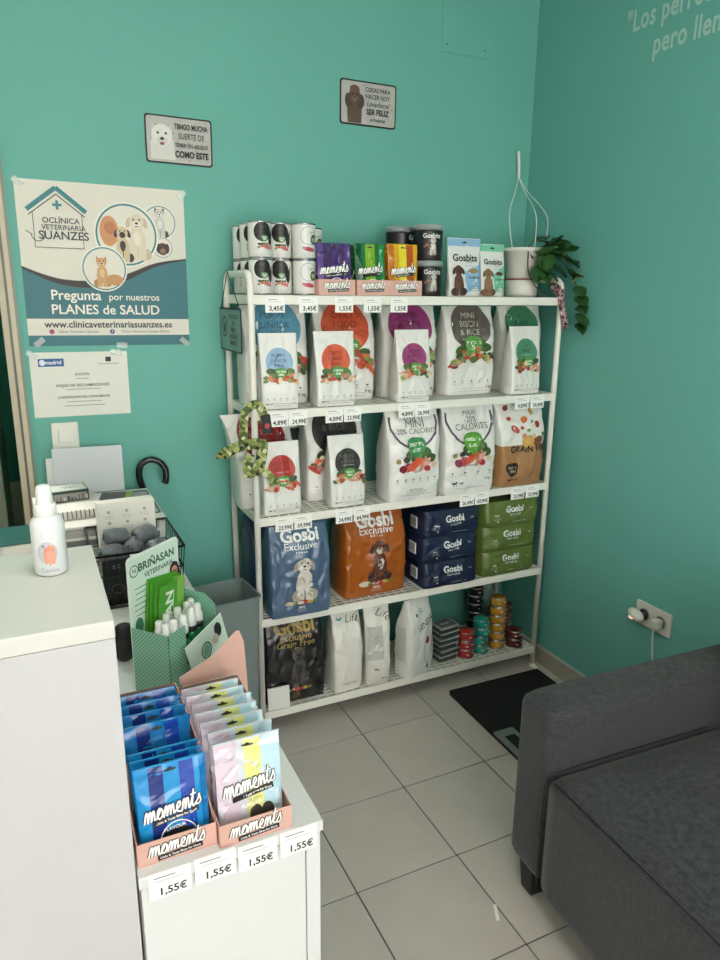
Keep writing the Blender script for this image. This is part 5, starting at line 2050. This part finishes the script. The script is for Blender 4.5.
p = Print(plane_map((0, -.016, 0)), .0005)
p.rect(-.040, .0, -.026, .125, ink('#7a1f33'))
p.ell(-.01, .055, .02, .03, ink('#8d2a3c'), rot=.5)
p.text('&', .01, .105, .016, ink('#33343a'))
tinylines(p, .012, .08, .03, 4, .01, '#6a6a70')
p.build('lettering', t)
RB = mat('#6a6d73', .28, var=.16, scale=50, bump=.9, bscale=90)
def bag_roll(x, y, z_, ax, tilt):
    t = thing('bag_roll', 'grey roll of plastic waste bags on top of the wire basket', 'roll', (x, y, z_), ax, 'grey bag rolls in the wire basket', 0, tilt)
    g = Geo()
    g.mx = Matrix.Rotation(PI / 2, 4, 'Y')
    prof = [(.010, -.034), (.017, -.033), (.0205, -.030), (.0235, -.024), (.0248, -.016), (.025, -.008), (.025, 0), (.025, .008), (.0245, .016), (.0235, .023), (.020, .030), (.016, .033), (.010, .034)]
    g.lathe(prof, RB, n=28)
    g.V = [tuple(Vector(v) * (1 + .16 * noise.noise(Vector(v) * 75 + Vector((x * 90, y * 70, 3))))) for v in g.V]
    g.build('roll', t)
    g = Geo()
    g.mx = Matrix.Rotation(PI / 2, 4, 'Y')
    g.lathe([(.006, -.0355), (.010, -.034)], mat('#2a2b2d', .6, var=0), n=14)
    g.lathe([(.010, .034), (.006, .0355)], mat('#2a2b2d', .6, var=0), n=14)
    g.build('core', t)
for x, y, z_, a, b_ in ((-.858, -.155, .128, .5, .12), (-.795, -.140, .132, 1.2, -.05), (-.733, -.140, .122, .9, .1), (-.838, -.108, .158, .1, .1), (-.760, -.108, .155, .4, -.1)):
    bag_roll(x, y, DZ + z_, a, b_)

# ------------------------------------------------------------------ printer and things on it
PZ = DZ
t = thing('printer', 'white desktop printer with paper trays on the desk by the wall', 'printer', (-.862, .205, PZ))
PR = mat('#d9d7d0', .4, var=.015)
g = Geo()
g.box((-.185, -.185, .0), (.190, .185, .150), PR, bev=.018, seg=4)
g.build('body', t)
g = Geo()
g.box((-.183, -.183, .149), (.188, .183, .160), mat('#cfcdc6', .4, var=.015), bev=.004, seg=2)
g.build('lid', t)
g = Geo()
g.box((.110, -.13, .1595), (.176, .14, .1615), mat('#aeb3b2', .25, var=.03), bev=.0015, seg=1)
lid2 = g.build('side_tray', t)
g = Geo()
for a in ((.106, -.135, .110, .145), (.176, -.135, .180, .145), (.110, .141, .176, .145), (.110, -.135, .176, -.131)):
    g.box((a[0], a[1], .1595), (a[2], a[3], .1630), mat('#1f3a36', .4, var=.03))
g.build('tray_edge', lid2)
for k, zz in enumerate((.030, .065, .098, .128)):
    g = Geo()
    g.box((-.165, -.1885, zz), (.165, -.180, zz + .020), mat(('#8d8c88', '#b5b3ad', '#6f6e6b', '#a3a19c')[k], .4, var=.02), bev=.002, seg=1)
    g.build('slot_panel', t)
t = thing('spiral_notebook', 'white spiral notebook lying on the printer', 'notebook', (-.955, .195, PZ + .161), R_(3))
g = Geo()
g.box((-.085, -.095, 0), (.105, .12, .022), mat('#dcd9d0', .6, var=.02))
g.build('pages', t)
g = Geo()
g.box((-.085, -.095, .0222), (.105, .12, .0242), mat('#d0cdc4', .5, var=.03))
g.build('cover', t)
for i in range(15):
    g0 = Geo()
    x = -.078 + i * .0125
    g0.tube([(x, -.095 + .009 * math.cos(a), .014 + .012 * math.sin(a)) for a in [2 * PI * k / 12 for k in range(12)]], .0014, mat('#26272a', .4, .5, var=0), 5, closed=True)
    g0.build('spiral_ring', t)
t = thing('leaflet_box', 'small dark green box with printed figures on the notebook', 'box', (-.955, .262, PZ + .186), R_(6), None)
g = Geo()
g.box((-.072, -.045, 0), (.072, .045, .034), mat('#253a30', .45, var=.05), bev=.001, seg=1)
g.build('body', t)
p = Print(plane_map((0, -.045, 0)), .0005)
p.rect(-.066, .003, .066, .026, ink('#8d8c88'))
rr = random.Random(3)
for i in range(12):
    x = -.06 + .011 * i
    p.rect(x, .004, x + rr.uniform(.003, .008), .012 + rr.uniform(0, .012), ink(rr.choice(['#3a3a3c', '#bcb9b2', '#55524e', '#7a6a5c'])))
p.build('print', t)
p = Print(plane_map((0, 0, .034), (1, 0, 0), (0, 1, 0)), .0005)
p.rect(-.035, -.04, .068, .04, ink('#b9bdb6'))
p.text('Vet', .02, 0, .03, ink('#2f5a46'), bold=.01)
p.build('print', t)
t = thing('booklet', 'dark booklet with green edge lying on the printer beside the box', 'booklet', (-.795, .255, PZ + .1635), R_(-12))
g = Geo()
g.box((-.05, -.05, 0), (.05, .06, .012), mat('#2a3033', .4, var=.05))
g.build('cover', t)
g = Geo()
g.box((.03, -.0505, .0005), (.0505, .0605, .0125), mat('#8fa04a', .5, var=.05))
g.build('green_edge', t)
for k, (x, y, wd, hh, lab) in enumerate(((-.862, .395, .225, .158, 'white sheet of paper standing upright behind the printer'), (-.885, .405, .22, .125, 'white sheet of paper behind the upright sheet, its left edge showing'))):
    t = thing('paper_sheet', lab, 'paper', (x, y, PZ + .161), R_(0), None, R_(-9), R_(1.0))
    g = Geo()
    g.box((-wd / 2, -.0006, 0), (wd / 2, .0006, hh), mat('#cdcfd3' if k == 0 else '#d8d8d6', .6, var=.015, scale=5))
    g.build('sheet', t)
t = thing('open_tub', 'small white tub with dark teal inside next to the printer', 'tub', (-1.105, .215, PZ), R_(2))
g = Geo()
g.box((-.046, -.10, 0), (.046, .10, .095), mat('#d5d2ca', .4, var=.02), bev=.012, seg=3)
g.build('body', t)
g = Geo()
g.box((-.044, -.094, .0945), (.044, .094, .0975), mat('#0f4a44', .35, var=.03), bev=.001, seg=1)
g.build('lining', t)

# umbrella standing behind the desk
t = thing('umbrella', 'black umbrella with curved handle standing behind the desk against the wall', 'umbrella', (-.672, .432, 0))
UB = mat('#0f0f10', .25, var=.03, coat=.3)
g = Geo()
hook = [(0, 0, .905), (-.012, -.002, .945), (-.021, -.004, .985), (-.015, -.006, 1.022), (.014, -.008, 1.042), (.048, -.010, 1.034), (.070, -.012, 1.004), (.071, -.014, .970), (.066, -.014, .952)]
g.tube(smooth_path(hook, 6), .0118, UB, n=12)
g.build('handle', t)
g = Geo()
g.tube([(0, 0, .03), (0, 0, .93)], .005, mat('#333436', .3, .8, var=.02), n=8)
g.build('shaft', t)
g = Geo()
g.lathe([(.004, 0), (.006, .05), (.020, .12), (.024, .5), (.018, .78), (.008, .80)], mat('#141416', .7, var=.05), n=18)
g.build('canopy', t)

# dark rounded thing beside the counter
t = thing('black_pouch', 'rounded black pouch leaning between the tall counter and the desk', 'pouch', (-.868, -.415, CZ))
g = Geo()
g.mx = Matrix.Translation((0, 0, .052)) @ Matrix.Diagonal((.034, .020, .052, 1))
g.lathe([(max(math.sin(PI * i / 14) ** .8, .02), -math.cos(PI * i / 14)) for i in range(15)], mat('#121214', .4, var=.03), n=24)
g.build('shell', t)
g = Geo()
g.mx = Matrix.Translation((0, 0, .062)) @ Matrix.Diagonal((.0345, .0205, .01, 1))
g.lathe([(.97, -.1), (1.0, 0), (.97, .1)], mat('#2c2c30', .5, var=.03), n=24, caps=False)
g.build('zip', t)
